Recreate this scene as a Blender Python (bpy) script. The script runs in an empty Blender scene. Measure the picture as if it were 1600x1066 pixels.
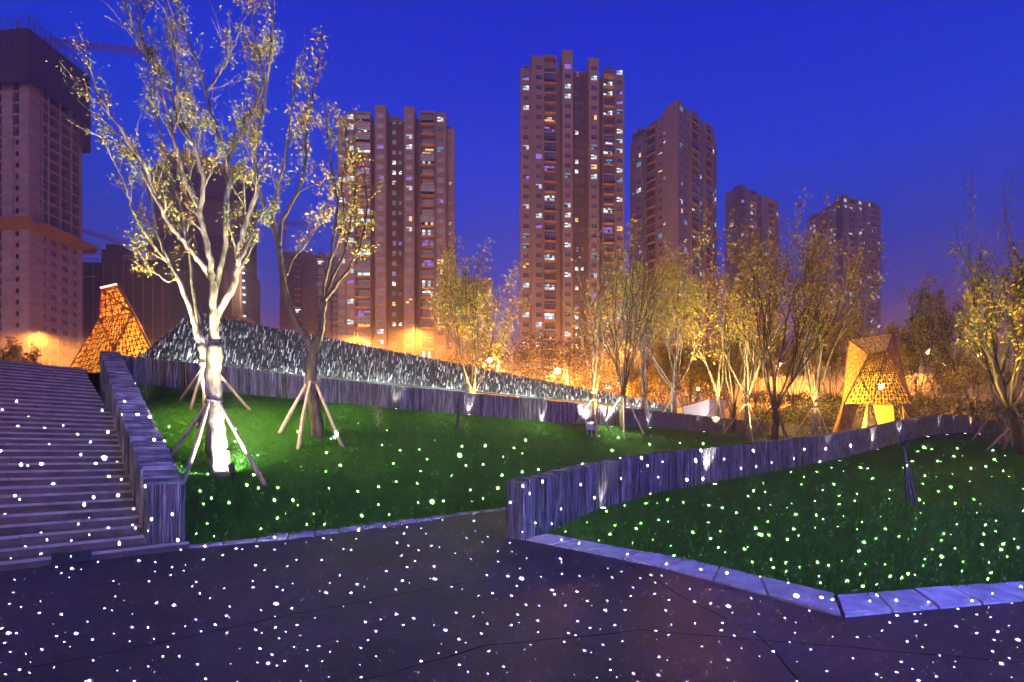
import bpy, math, random
from mathutils import Vector, Matrix, noise
from mathutils.bvhtree import BVHTree
PI = math.pi
R = math.radians
random.seed(7)
S = bpy.context.scene
COL = S.collection

# ------------------------------------------------------------------ camera
CAMZ, F = 1.6, 800.0
cam_d = bpy.data.cameras.new("camera"); cam = bpy.data.objects.new("camera", cam_d); COL.objects.link(cam)
cam.location = (0, 0, CAMZ); cam.rotation_euler = (R(90), 0, 0)
cam_d.sensor_width = 36; cam_d.lens = 18; cam_d.shift_y = 0.1106
cam_d.clip_end = 3000; cam_d.clip_start = 0.05
S.camera = cam

# ------------------------------------------------------------------ world: blue hour, sky glow of a city near the horizon
W = bpy.data.worlds.new("World"); S.world = W; W.use_nodes = True
nt = W.node_tree; N = nt.nodes; L = nt.links; N.clear()
out = N.new("ShaderNodeOutputWorld"); bg = N.new("ShaderNodeBackground"); L.new(bg.outputs[0], out.inputs[0])
tc = N.new("ShaderNodeTexCoord"); sx = N.new("ShaderNodeSeparateXYZ"); L.new(tc.outputs["Generated"], sx.inputs[0])
ramp = N.new("ShaderNodeValToRGB"); L.new(sx.outputs["Z"], ramp.inputs[0])
cr = ramp.color_ramp; cr.elements[0].position = 0.0; cr.elements[0].color = (0.40, 0.15, 0.03, 1)
cr.elements[1].position = 1.0; cr.elements[1].color = (0.0015, 0.012, 0.26, 1)
for p, c in ((0.12, (0.34, 0.13, 0.06)), (0.19, (0.20, 0.085, 0.17)), (0.25, (0.055, 0.05, 0.38)), (0.33, (0.010, 0.050, 0.53)), (0.46, (0.0, 0.046, 0.72)), (0.62, (0.0, 0.024, 0.66))):
    e = cr.elements.new(p); e.color = (*c, 1)
# faint veils in the air so the gradient is not perfectly even
nz = N.new("ShaderNodeTexNoise"); nz.inputs["Scale"].default_value = 1.6; nz.inputs["Detail"].default_value = 3
L.new(tc.outputs["Generated"], nz.inputs[0])
mr = N.new("ShaderNodeMapRange"); L.new(nz.outputs[0], mr.inputs[0]); mr.inputs[3].default_value = 0.9; mr.inputs[4].default_value = 1.1
L.new(ramp.outputs[0], bg.inputs[0]); L.new(mr.outputs[0], bg.inputs[1])

S.view_settings.view_transform = 'Standard'; S.view_settings.look = 'None'
S.view_settings.exposure = 0; S.view_settings.gamma = 1; S.view_settings.use_curve_mapping = False
cy = S.cycles
cy.use_denoising = True; cy.max_bounces = 5; cy.diffuse_bounces = 2; cy.glossy_bounces = 2; cy.transmission_bounces = 3
cy.volume_bounces = 0; cy.sample_clamp_indirect = 2.0; cy.caustics_reflective = False; cy.caustics_refractive = False
cy.use_light_tree = True; cy.volume_step_rate = 4; cy.volume_max_steps = 64

# ------------------------------------------------------------------ small helpers
def at(px, py, Y):
    """point at distance Y that the photograph shows at px, py (used to measure the place)"""
    return Vector(((px - 800) / F * Y, Y, CAMZ + (710 - py) / F * Y))

def new_mesh(name, vs, fs, mats, mi=None, smooth=False):
    me = bpy.data.meshes.new(name); me.from_pydata(vs, [], fs)
    for m in (mats if isinstance(mats, (list, tuple)) else [mats]): me.materials.append(m)
    if mi: me.polygons.foreach_set("material_index", mi)
    if smooth: me.polygons.foreach_set("use_smooth", [True] * len(fs))
    me.update(); return me

def link(name, data, parent=None, loc=None, rz=None, scale=None, kind=None):
    o = bpy.data.objects.new(name, data); COL.objects.link(o)
    if parent: o.parent = parent
    if loc is not None: o.location = loc
    if rz is not None: o.rotation_euler = (0, 0, rz)
    if scale is not None: o.scale = scale
    if kind: o["kind"] = kind
    return o

def tag(o, label=None, cat=None, group=None, kind=None):
    if label: o["label"] = label
    if cat: o["category"] = cat
    if group: o["group"] = group
    if kind: o["kind"] = kind
    return o

def thing(name, loc, label, cat, group=None, rz=0):
    return tag(link(name, None, loc=loc, rz=rz), label, cat, group)

class MB:
    """collects simple solids, then links them as one mesh object"""
    def __init__(s): s.v = []; s.f = []; s.m = []
    def quad(s, a, b, c, d, m=0):
        i = len(s.v); s.v += [tuple(a), tuple(b), tuple(c), tuple(d)]; s.f.append((i, i+1, i+2, i+3)); s.m.append(m)
    def tri(s, a, b, c, m=0):
        i = len(s.v); s.v += [tuple(a), tuple(b), tuple(c)]; s.f.append((i, i+1, i+2)); s.m.append(m)
    def hexa(s, p, m=0):
        """8 points: bottom ring 0-3, top ring 4-7"""
        i = len(s.v); s.v += [tuple(q) for q in p]
        s.f += [(i+3, i+2, i+1, i), (i+4, i+5, i+6, i+7), (i, i+1, i+5, i+4), (i+1, i+2, i+6, i+5), (i+2, i+3, i+7, i+6), (i+3, i, i+4, i+7)]
        s.m += [m] * 6
    def box(s, x0, x1, y0, y1, z0, z1, m=0):
        s.hexa([(x0, y0, z0), (x1, y0, z0), (x1, y1, z0), (x0, y1, z0), (x0, y0, z1), (x1, y0, z1), (x1, y1, z1), (x0, y1, z1)], m)
    def tube(s, pts, rad, n=6, m=0, cap=True):
        """tapered tube through points"""
        base = len(s.v); k = len(pts); u = None
        for i, p in enumerate(pts):
            d = (pts[min(i+1, k-1)] - pts[max(i-1, 0)])
            if d.length < 1e-9: d = Vector((0, 0, 1))
            d.normalize()
            if u is None:
                u = d.orthogonal().normalized()
            else:
                u = u - d * u.dot(d)
                u = u.normalized() if u.length > 1e-6 else d.orthogonal().normalized()
            w = d.cross(u); r = rad[i] if isinstance(rad, (list, tuple)) else rad
            for j in range(n):
                a = 2*PI*j/n; q = p + (u*math.cos(a) + w*math.sin(a))*r
                s.v.append((q.x, q.y, q.z))
        for i in range(k-1):
            for j in range(n):
                a = base+i*n+j; b = base+i*n+(j+1) % n
                s.f.append((a, b, b+n, a+n)); s.m.append(m)
        if cap:
            s.f.append(tuple(base+j for j in reversed(range(n)))); s.m.append(m)
            s.f.append(tuple(base+(k-1)*n+j for j in range(n))); s.m.append(m)
    def mesh(s, name, mats, smooth=False): return new_mesh(name, s.v, s.f, mats, s.m, smooth)
    def build(s, name, mats, parent=None, smooth=False, kind=None, loc=None, rz=None):
        return link(name, s.mesh(name, mats, smooth), parent, loc, rz, kind=kind)

# ------------------------------------------------------------------ materials
def mat(name, c1, c2=None, scale=5, rough=.8, stretch=(1, 1, 1), bump=0, bscale=None, detail=5, spec=.3, metal=0, trans=0, obj_var=0, lo=.35, hi=.65):
    m = bpy.data.materials.new(name); m.use_nodes = True
    n = m.node_tree.nodes; l = m.node_tree.links; b = n["Principled BSDF"]
    b.inputs["Roughness"].default_value = rough; b.inputs["Specular IOR Level"].default_value = spec; b.inputs["Metallic"].default_value = metal
    tcn = n.new("ShaderNodeTexCoord"); mp = n.new("ShaderNodeMapping"); mp.inputs["Scale"].default_value = stretch
    l.new(tcn.outputs["Object"], mp.inputs[0])
    if c2 is None: c2 = tuple(x*.8 for x in c1)
    t = n.new("ShaderNodeTexNoise"); t.inputs["Scale"].default_value = scale; t.inputs["Detail"].default_value = detail
    l.new(mp.outputs[0], t.inputs[0])
    r = n.new("ShaderNodeValToRGB"); r.color_ramp.elements[0].position = lo; r.color_ramp.elements[1].position = hi
    r.color_ramp.elements[0].color = (*c1, 1); r.color_ramp.elements[1].color = (*c2, 1)
    l.new(t.outputs[0], r.inputs[0]); col = r.outputs[0]
    if obj_var:
        oi = n.new("ShaderNodeObjectInfo"); hv = n.new("ShaderNodeHueSaturation"); mrr = n.new("ShaderNodeMapRange")
        mrr.inputs[3].default_value = 1-obj_var; mrr.inputs[4].default_value = 1+obj_var
        l.new(oi.outputs["Random"], mrr.inputs[0]); l.new(mrr.outputs[0], hv.inputs["Value"]); l.new(col, hv.inputs["Color"]); col = hv.outputs[0]
    l.new(col, b.inputs["Base Color"])
    if bump:
        t2 = n.new("ShaderNodeTexNoise"); t2.inputs["Scale"].default_value = bscale or scale*4; t2.inputs["Detail"].default_value = 6
        l.new(mp.outputs[0], t2.inputs[0])
        bp = n.new("ShaderNodeBump"); bp.inputs["Strength"].default_value = bump; bp.inputs["Distance"].default_value = .03
        l.new(t2.outputs[0], bp.inputs["Height"]); l.new(bp.outputs[0], b.inputs["Normal"])
    if trans:
        tr = n.new("ShaderNodeBsdfTranslucent"); l.new(col, tr.inputs[0]); mx = n.new("ShaderNodeMixShader"); mx.inputs[0].default_value = trans
        l.new(b.outputs[0], mx.inputs[1]); l.new(tr.outputs[0], mx.inputs[2]); l.new(mx.outputs[0], n["Material Output"].inputs[0])
    return m

def emis(name, c, s):
    m = bpy.data.materials.new(name); m.use_nodes = True
    n = m.node_tree.nodes; l = m.node_tree.links; n.clear()
    o = n.new("ShaderNodeOutputMaterial"); e = n.new("ShaderNodeEmission"); e.inputs[0].default_value = (*c, 1); e.inputs[1].default_value = s
    l.new(e.outputs[0], o.inputs[0]); return m

M = {}
M['slate'] = mat('slate', (.035, .035, .045), (.26, .25, .28), scale=4.5, stretch=(9, 9, .8), rough=.55, bump=.7, bscale=16, spec=.45, obj_var=.35)
M['slate_flake'] = mat('slate_flake', (.12, .13, .13), (.24, .25, .24), scale=3, rough=.5, bump=.4, spec=.5)
M['slate_flake_dark'] = mat('slate_flake_dark', (.02, .022, .025), (.05, .055, .055), scale=3, rough=.6, bump=.4, spec=.4)
M['slate_flake_pale'] = mat('slate_flake_pale', (.42, .44, .42), (.6, .62, .6), scale=3, rough=.5, bump=.4, spec=.5)
M['slate_unit'] = mat('slate_slab', (.03, .03, .04), (.30, .28, .31), scale=2.6, stretch=(1.3, .4, .9), rough=.55, bump=.7, bscale=7, spec=.45, obj_var=.55, lo=.4, hi=.72)
_n = M['slate_unit'].node_tree.nodes; _l = M['slate_unit'].node_tree.links; _oi = _n.new("ShaderNodeObjectInfo"); _vm = _n.new("ShaderNodeVectorMath"); _vm.operation = 'SCALE'
_vm.inputs[0].default_value = (37, 21, 53); _l.new(_oi.outputs["Random"], _vm.inputs["Scale"]); _l.new(_vm.outputs[0], [k for k in _n if k.type == 'MAPPING'][0].inputs["Location"])
M['slate_back'] = mat('slate_back', (.03, .032, .036), (.05, .05, .055), scale=4, rough=.8)
M['stone'] = mat('kerb_stone', (.27, .265, .26), (.44, .43, .42), scale=5, rough=.75, bump=.35, bscale=30, obj_var=.12)
M['step'] = mat('step_stone', (.055, .047, .042), (.12, .10, .088), scale=2.5, rough=.7, bump=.3, bscale=40, obj_var=.1, detail=8)
M['nosing'] = mat('step_nosing', (.22, .19, .19), (.36, .31, .30), scale=4, rough=.7, bump=.3)
M['concrete'] = mat('concrete', (.30, .25, .22), (.40, .34, .30), scale=.35, rough=.9, stretch=(1, 1, 2))
M['concrete_raw'] = mat('raw_concrete', (.36, .27, .26), (.50, .40, .37), scale=.25, rough=.95, stretch=(1, 1, 3))
M['netting'] = mat('dust_netting', (.075, .05, .05), (.11, .075, .075), scale=.3, rough=1, stretch=(1, 1, 2))
M['dark'] = mat('shaded_interior', (.025, .02, .022), (.04, .03, .03), scale=1, rough=.9)
M['soffit'] = mat('balcony_glow_tint', (.62, .33, .14), (.70, .40, .18), scale=.5, rough=.8)  # orange street light from below put into the balcony colour
M['wall_pink'] = mat('tower_render', (.36, .27, .21), (.46, .35, .27), scale=.12, rough=.9, stretch=(1, 1, .5))
M['wall_dark'] = mat('tower_render_brown', (.15, .10, .075), (.20, .135, .10), scale=.12, rough=.9, stretch=(1, 1, .5))
M['wall_grey'] = mat('tower_render_grey', (.28, .23, .23), (.35, .29, .29), scale=.12, rough=.9, stretch=(1, 1, .4))
M['frame'] = mat('window_frame', (.55, .52, .55), rough=.5)
M['glass'] = mat('window_glass', (.05, .05, .09), (.16, .15, .22), scale=.35, rough=.12, spec=.9, obj_var=.5)
M['rail'] = mat('balcony_rail', (.10, .09, .10), rough=.5, spec=.5)
M['black'] = mat('black_metal', (.012, .012, .013), (.02, .02, .022), rough=.45, spec=.5)
M['steel'] = mat('lamp_steel', (.25, .24, .23), rough=.4, metal=.6)
M['bark'] = mat('bark', (.04, .03, .022), (.10, .075, .055), scale=6, stretch=(1, 1, .35), rough=.9, bump=.8, bscale=26)  # darkened: the silhouette of unlit trees is put into the colour
M['bark_pale'] = mat('pale_bark', (.07, .055, .04), (.34, .29, .22), scale=7, stretch=(1, 1, .4), rough=.9, bump=.8, bscale=24)  # lit copy of the bark, floodlight brightness put into its colour
M['stake'] = mat('stake_wood', (.28, .20, .14), (.44, .34, .25), scale=8, stretch=(1, 1, .2), rough=.8, bump=.3)
M['stake_dark'] = mat('dark_stake_wood', (.05, .045, .05), (.09, .08, .09), scale=8, rough=.8)
M['leaf_green'] = mat('leaf_green', (.20, .25, .05), (.38, .42, .12), scale=2.2, rough=.55, trans=.4)
M['leaf_gold'] = mat('leaf_gold', (.50, .36, .04), (.64, .52, .11), scale=2.2, rough=.6, trans=.4)
M['leaf_rust'] = mat('leaf_rust', (.22, .09, .02), (.32, .16, .03), scale=2.2, rough=.6, trans=.4)
M['leaf_dark'] = mat('leaf_dark', (.035, .05, .018), (.07, .085, .03), scale=2, rough=.6, trans=.3)
M['wood_far'] = mat('far_foliage', (.003, .003, .0015), (.006, .005, .0025), scale=2, rough=1, spec=0)  # near-black, so the woods' silhouette in the haze is in the colour
M['grass'] = mat('grass_blade', (.032, .155, .013), (.075, .25, .026), scale=1.2, rough=.6, trans=.35, stretch=(1, 1, 1))
M['soil'] = mat('lawn_turf', (.02, .095, .010), (.05, .155, .018), scale=1.1, rough=.95, bump=.9, bscale=60, detail=9)
M['far_ground'] = mat('far_ground', (.03, .04, .02), (.06, .065, .03), scale=.2, rough=.95, bump=.4)
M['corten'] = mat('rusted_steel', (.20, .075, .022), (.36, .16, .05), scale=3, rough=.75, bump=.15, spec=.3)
M['corten_shaded'] = mat('rusted_steel_shaded', (.10, .035, .014), (.18, .07, .025), scale=3, rough=.8, bump=.15, spec=.2)  # darker copy: shade on the unlit fronts put into the steel colour
M['corten_gold'] = mat('gilded_panel', (.50, .33, .07), (.60, .42, .10), scale=3, rough=.6)  # same rusty steel with the gold lamplight put into its colour
M['white'] = mat('white_paint', (.72, .70, .68), (.8, .78, .76), rough=.6)
M['bluegrey'] = mat('cabinet_paint', (.30, .31, .36), rough=.5)
M['amber_scaffold'] = mat('scaffold_board', (.34, .20, .10), (.45, .28, .14), scale=1, rough=.85, stretch=(6, 1, 1))
M['crane'] = mat('crane_paint', (.30, .07, .05), (.4, .1, .07), rough=.6)
M['parapet'] = mat('parapet_concrete', (.28, .24, .2), (.36, .31, .26), scale=1, rough=.9)
M['lit_white'] = emis('lit_window_cool', (.72, .88, 1.0), .95)
M['lit_bright'] = emis('lit_window_bright', (.85, .95, 1.0), 1.9)
M['lit_warm'] = emis('lit_window_warm', (1.0, .62, .25), 1.4)
M['lit_teal'] = emis('lit_window_teal', (.12, .42, .62), .9)
M['lit_violet'] = emis('lit_window_violet', (.35, .22, 1.0), 1.0)
M['lamp_sodium'] = emis('sodium_lamp', (1.0, .62, .20), 60)
M['lamp_white'] = emis('uplight_lens', (1.0, .93, .75), 25)
M['led'] = emis('led_strip', (.92, 1.0, .9), 6)
M['amber_glow'] = emis('amber_strip_window', (1.0, .36, .02), .95)

# asphalt with grain, patches and fine cracks
def asphalt():
    m = mat('asphalt', (.015, .012, .030), (.040, .026, .056), scale=.55, rough=.42, spec=.5, detail=9, lo=.42, hi=.58)
    n = m.node_tree.nodes; l = m.node_tree.links; b = n["Principled BSDF"]
    tcn = n.new("ShaderNodeTexCoord")
    g = n.new("ShaderNodeTexNoise"); g.inputs["Scale"].default_value = 42; g.inputs["Detail"].default_value = 5; g.inputs["Roughness"].default_value = .75; l.new(tcn.outputs["Object"], g.inputs[0])
    v = n.new("ShaderNodeTexVoronoi"); v.feature = 'DISTANCE_TO_EDGE'; v.inputs["Scale"].default_value = .28
    w = n.new("ShaderNodeTexNoise"); w.inputs["Scale"].default_value = .9; w.inputs["Detail"].default_value = 6; l.new(tcn.outputs["Object"], w.inputs[0])
    vm = n.new("ShaderNodeVectorMath"); vm.operation = 'MULTIPLY_ADD'; l.new(w.outputs["Color"], vm.inputs[0]); vm.inputs[1].default_value = (1.1, 1.1, 0); l.new(tcn.outputs["Object"], vm.inputs[2])
    l.new(vm.outputs[0], v.inputs[0])
    cr_ = n.new("ShaderNodeMapRange"); l.new(v.outputs["Distance"], cr_.inputs[0]); cr_.inputs[1].default_value = .0; cr_.inputs[2].default_value = .006; cr_.inputs[3].default_value = .35; cr_.inputs[4].default_value = 1
    g2 = n.new("ShaderNodeMapRange"); l.new(g.outputs[0], g2.inputs[0]); g2.inputs[1].default_value = .3; g2.inputs[2].default_value = .7; g2.inputs[3].default_value = .25; g2.inputs[4].default_value = 2.1
    mu = n.new("ShaderNodeMath"); mu.operation = 'MULTIPLY'; l.new(cr_.outputs[0], mu.inputs[0]); l.new(g2.outputs[0], mu.inputs[1])
    src = b.inputs["Base Color"].links[0].from_socket
    mx = n.new("ShaderNodeVectorMath"); mx.operation = 'SCALE'; l.new(src, mx.inputs[0]); l.new(mu.outputs[0], mx.inputs["Scale"]); l.new(mx.outputs[0], b.inputs["Base Color"])
    bp = n.new("ShaderNodeBump"); bp.inputs["Strength"].default_value = 1; bp.inputs["Distance"].default_value = .02
    l.new(mu.outputs[0], bp.inputs["Height"]); l.new(bp.outputs[0], b.inputs["Normal"])
    return m
M['asphalt'] = asphalt()
M['tar'] = mat('tar_seam', (.008, .007, .010), (.018, .015, .02), scale=8, rough=.9, spec=.1)

# ------------------------------------------------------------------ lamps (builders)
def spot(name, loc, target, power, color, angle, blend=.5, size=.05, parent=None):
    d = bpy.data.lights.new(name, 'SPOT'); d.energy = power; d.color = color; d.spot_size = R(angle); d.spot_blend = blend; d.shadow_soft_size = size
    o = bpy.data.objects.new(name, d); COL.objects.link(o); o.location = loc
    o.rotation_euler = (Vector(target) - Vector(loc)).to_track_quat('-Z', 'Y').to_euler(); return o
def point(name, loc, power, color, size=.2):
    d = bpy.data.lights.new(name, 'POINT'); d.energy = power; d.color = color; d.shadow_soft_size = size
    o = bpy.data.objects.new(name, d); COL.objects.link(o); o.location = loc; return o

# the star-field projector behind the camera: a lamp whose lens lets only dots of light through
def dot_projector(name, loc, target, energy, seed, rot, cut):
    d = bpy.data.lights.new(name, 'SPOT'); d.energy = energy; d.spot_size = R(150); d.spot_blend = 0; d.shadow_soft_size = 0
    d.color = (.86, .95, 1.0); d.use_nodes = True; t = d.node_tree; n = t.nodes; l = t.links; n.clear()
    o_ = n.new("ShaderNodeOutputLight"); e = n.new("ShaderNodeEmission"); l.new(e.outputs[0], o_.inputs[0])
    tcn = n.new("ShaderNodeTexCoord"); s_ = n.new("ShaderNodeSeparateXYZ"); l.new(tcn.outputs["Normal"], s_.inputs[0])
    def math_(op, a, b=None, c=None):
        k = n.new("ShaderNodeMath"); k.operation = op
        for i, q in enumerate((a, b, c)):
            if q is None: continue
            if isinstance(q, (int, float)): k.inputs[i].default_value = q
            else: l.new(q, k.inputs[i])
        return k.outputs[0]
    az = math_('ABSOLUTE', s_.outputs["Z"])
    u = math_('DIVIDE', s_.outputs["X"], az); v = math_('DIVIDE', s_.outputs["Y"], az)
    cb = n.new("ShaderNodeCombineXYZ"); l.new(u, cb.inputs[0]); l.new(v, cb.inputs[1])
    total = None
    dens = n.new("ShaderNodeMapRange"); l.new(v, dens.inputs[0]); dens.inputs[1].default_value = cut; dens.inputs[2].default_value = cut-.55
    dens.inputs[3].default_value = 0.46; dens.inputs[4].default_value = .58; dens.clamp = True
    for sc_, r0, r1, keep, off in ((35, .036, .098, 1.0, 0.3), (9.5, .026, .050, .8, 5.7)):
        mp = n.new("ShaderNodeMapping"); mp.inputs["Location"].default_value = (seed+off, seed*1.7+off, 0); mp.inputs["Rotation"].default_value = (0, 0, rot)
        mp.inputs["Scale"].default_value = (sc_, sc_*.80, 1); l.new(cb.outputs[0], mp.inputs[0])
        vo = n.new("ShaderNodeTexVoronoi"); vo.voronoi_dimensions = '2D'; vo.inputs["Scale"].default_value = 1; vo.inputs["Randomness"].default_value = 1
        l.new(mp.outputs[0], vo.inputs[0])
        sc2 = n.new("ShaderNodeSeparateColor"); l.new(vo.outputs["Color"], sc2.inputs[0])
        rad = math_('MULTIPLY_ADD', sc2.outputs[0], r1-r0, r0)
        edge = n.new("ShaderNodeMapRange"); l.new(math_('SUBTRACT', rad, vo.outputs["Distance"]), edge.inputs[0])
        edge.inputs[1].default_value = -.004; edge.inputs[2].default_value = .05; edge.interpolation_type = 'SMOOTHSTEP'
        on = math_('LESS_THAN', sc2.outputs[1], math_('MULTIPLY', dens.outputs[0], keep))
        k = math_('MULTIPLY', edge.outputs[0], on)
        total = k if total is None else math_('MAXIMUM', total, k)
    lim = n.new("ShaderNodeMapRange"); l.new(v, lim.inputs[0]); lim.inputs[1].default_value = cut+.02; lim.inputs[2].default_value = cut; 
    total = math_('MULTIPLY', total, lim.outputs[0])
    fo = n.new("ShaderNodeLightFalloff"); fo.inputs["Strength"].default_value = .10; fo.inputs["Smooth"].default_value = 0
    st = math_('MULTIPLY', total, fo.outputs["Constant"])
    l.new(st, e.inputs["Strength"])
    o = bpy.data.objects.new(name, d); COL.objects.link(o); o.location = loc
    o.rotation_euler = (Vector(target) - Vector(loc)).to_track_quat('-Z', 'Y').to_euler()
    return o
dot_projector("star_projector", (0.6, -0.6, 3.6), (0.6, 10, 2.6), 180000, 3.1, .6, .03)

# weak warm glow of the lit city behind the camera
sd_ = bpy.data.lights.new("city_glow", 'SUN'); sd_.energy = .42; sd_.angle = R(25); sd_.color = (1.0, .68, .58)
so_ = bpy.data.objects.new("city_glow", sd_); COL.objects.link(so_); so_.rotation_euler = Vector((.25, 1, -.42)).to_track_quat('-Z', 'Y').to_euler()
# street lamp behind the camera: pinkish light falling on road and steps from the left, then added fill lights
spot("street_and_fill_behind", (-12, -6, 7), (-7, 8, 0), 5200, (1.0, .40, .55), 95, .9, .3)
spot("street_and_fill_behind", (2, -12, 10), (3, 12, 1), 3600, (.30, .84, .85), 95, 1, .4)  # added greenish fill, no lamp known there
spot("lawn_fill", (3, -4, 9), (-3.6, 13.5, 1.6), 2600, (.74, 1.0, .42), 46, 1, .3)  # unseen pair of fills added to brighten and green the lawns
spot("lawn_fill", (3, -4, 9), (12.5, 13.5, .8), 2600, (.72, 1.0, .46), 48, 1, .3)
spot("blue_fill", (9, -6, 6), (1, 13, 1.5), 21000, (.13, .13, 1.0), 95, 1, .5)  # unseen blue fill added for kerb, walls and road

# ------------------------------------------------------------------ ground surfaces
def lerp(a, b, t): return a + (b - a) * t
def poly_at(pts, t):
    """pts: list of Vectors, t in 0..len-1"""
    i = min(int(t), len(pts)-2); return pts[i].lerp(pts[i+1], t-i)
def resample(pts, step):
    o = [pts[0].copy()]; 
    for a, b in zip(pts, pts[1:]):
        n = max(1, int(round((b-a).length/step)))
        for i in range(1, n+1): o.append(a.lerp(b, i/n))
    return o
def sstep(t): t = max(0, min(1, t)); return t*t*(3-2*t)

# road: one sheet of asphalt that continues as the path behind the low wall
rp = MB()
for i in range(-14, 15):
    for j in range(-8, 13):
        x0, y0 = i*3.0, j*2.6-2
        q = []
        for (x, y) in ((x0, y0), (x0+3.0, y0), (x0+3.0, y0+2.6), (x0, y0+2.6)):
            q.append((x, y, 0.0))
        rp.quad(*q)
road = rp.build("road", M['asphalt'], kind='structure')

# tarred seams across the road
for pts_ in (((0, 1052), (180, 1020), (420, 968), (700, 915), (900, 890)), ((-40, 955), (60, 935), (200, 905), (300, 890)), ((560, 1066), (760, 1010), (1000, 985), (1300, 1010), (1640, 1040)), ((980, 880), (1060, 930), (1180, 990), (1260, 1075))):
    P = []
    for a_, b_ in pts_:
        d_ = CAMZ*F/(b_-710); P.append(Vector(((a_-800)/F*d_, d_, .004)))
    m = MB(); Q = resample(P, .12); Q = [q+Vector((noise.noise(q*3)*.03, noise.noise(q*3+Vector((7, 0, 0)))*.03, 0)) for q in Q]
    for a_, b_ in zip(Q, Q[1:]):
        d_ = (b_-a_).normalized(); n_ = Vector((-d_.y, d_.x, 0)); wa, wb = .006+.006*noise.noise(a_*5), .006+.006*noise.noise(b_*5)
        m.quad(a_-n_*wa, b_-n_*wb, b_+n_*wb, a_+n_*wa)
    m.build("road_seam", M['tar'], kind='structure')

# lines that the lawns run between, measured from the photograph
SW0, SW1 = Vector((-5.74, 8.5, 0)), Vector((-14.0, 17.8, 0))          # stair wall, from its foot to its top
left_front = [Vector(p) for p in ((-5.45, 8.72, .06), (-4.18, 9.86, .06), (-2.78, 11.45, .06), (-.15, 14.95, .07), (1.7, 16.9, .12), (4.4, 18.6, .3), (8.2, 20.6, .75), (14.2, 25.0, 1.3), (18.6, 28.6, 1.9), (22.6, 31.6, 2.5), (29, 36, 2.9), (37, 41, 3.1), (60, 50, 3.3))]
back_px = [(205, 598, 17.6), (400, 618, 19), (600, 637, 21), (850, 659, 23.8), (1000, 667.5, 27.5), (1130, 675.6, 33), (1225, 680, 42), (1300, 679, 46)]
left_back = [at(*p) for p in back_px]
left_back[0] = Vector((-13.55, 17.7, 4.08))
left_back += [Vector((32.5, 48, 3.9)), Vector((39, 48.5, 4.6)), Vector((46, 49, 4.8)), Vector((60, 51, 5.0)), Vector((75, 55, 5))]

def ruled(A, B, nu, nv, prof, rough=.03, seed=0):
    """sheet between two lines; prof(v) eases the height"""
    def arc(P):
        ls = [0]
        for a, b in zip(P, P[1:]): ls.append(ls[-1] + (b-a).length)
        return ls
    la, lb = arc(A), arc(B)
    def pt(P, ls, u):
        s_ = u*ls[-1]
        for i in range(len(P)-1):
            if s_ <= ls[i+1] or i == len(P)-2:
                return P[i].lerp(P[i+1], (s_-ls[i])/max(1e-6, ls[i+1]-ls[i]))
    vs = []; fs = []
    for i in range(nu+1):
        a = pt(A, la, i/nu); b = pt(B, lb, i/nu)
        for j in range(nv+1):
            v = j/nv; p = a.lerp(b, v); p.z = lerp(a.z, b.z, prof(v))
            e = min(1, 6*v*(1-v)*2)
            p.z += e*(noise.noise(Vector((p.x*.28+seed, p.y*.28, 0)))*.10 + noise.noise(Vector((p.x*1.3+seed, p.y*1.3, 3)))*rough)
            vs.append((p.x, p.y, p.z))
    for i in range(nu):
        for j in range(nv):
            k = i*(nv+1)+j; fs.append((k, k+nv+1, k+nv+2, k+1))
    return vs, fs

vsA, fsA = ruled(left_front, left_back, 150, 70, lambda v: lerp(v, sstep(v), .15))
lawn_left = link("lawn", new_mesh("lawn", vsA, fsA, M['soil'], smooth=True), kind='structure')

# right lawn: from the kerb up to the foot of the right wall and on to the right
rw_px = [(820, 843.5, 9.6), (924, 802, 11.7), (1020, 773, 13.9), (1150, 747, 17.2), (1309, 718, 22), (1370, 702, 25), (1418, 688, 27.4), (1452, 680, 28.6), (1505, 675, 34), (1537, 677, 40)]
rw_base = [at(*p) for p in rw_px]; rw_base[0].z = 0.0
right_front = [Vector(p) for p in ((.62, 9.75, .07), (1.72, 8.42, .07), (2.45, 7.48, .07), (3.03, 6.32, .07), (3.46, 5.52, .07), (6.2, 6.12, .07), (9.5, 7.0, .07), (14, 8.4, .07), (24, 11, .07))]
right_back = [Vector((.72, 9.95, .08))] + [p.copy() for p in rw_base[1:]] + [Vector((44, 42, 3.4)), Vector((60, 42, 3.6))]
# match the stations of both lines by hand so that the quads do not skew
rf = [Vector((.62, 9.75, .07)), Vector((1.3, 8.95, .07)), Vector((1.9, 8.2, .07)), Vector((2.6, 7.2, .07)), Vector((3.1, 6.2, .07)), Vector((3.46, 5.52, .07)), Vector((5.0, 5.82, .07)), Vector((7, 6.33, .07)), Vector((10, 7.15, .07)), Vector((14, 8.4, .07)), Vector((19, 9.8, .07)), Vector((28, 12, .07))]
def station_sheet(A, B, per, nv, prof, rough, seed):
    vs = []; fs = []; n = (len(A)-1)*per
    for i in range(n+1):
        a = poly_at(A, i/per); b = poly_at(B, i/per)
        for j in range(nv+1):
            v = j/nv; p = a.lerp(b, v); p.z = lerp(a.z, b.z, prof(v)); e = min(1, 12*v*(1-v))
            p.z += e*(noise.noise(Vector((p.x*.25+seed, p.y*.25, 0)))*.12 + noise.noise(Vector((p.x*1.2+seed, p.y*1.2, 3)))*rough)
            vs.append((p.x, p.y, p.z))
    for i in range(n):
        for j in range(nv):
            k = i*(nv+1)+j; fs.append((k, k+nv+1, k+nv+2, k+1))
    return vs, fs
vsB, fsB = station_sheet(rf, right_back, 12, 70, lambda v: v, .03, 9)
lawn_right = link("lawn", new_mesh("lawn", vsB, fsB, M['soil'], smooth=True), kind='structure')

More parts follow.
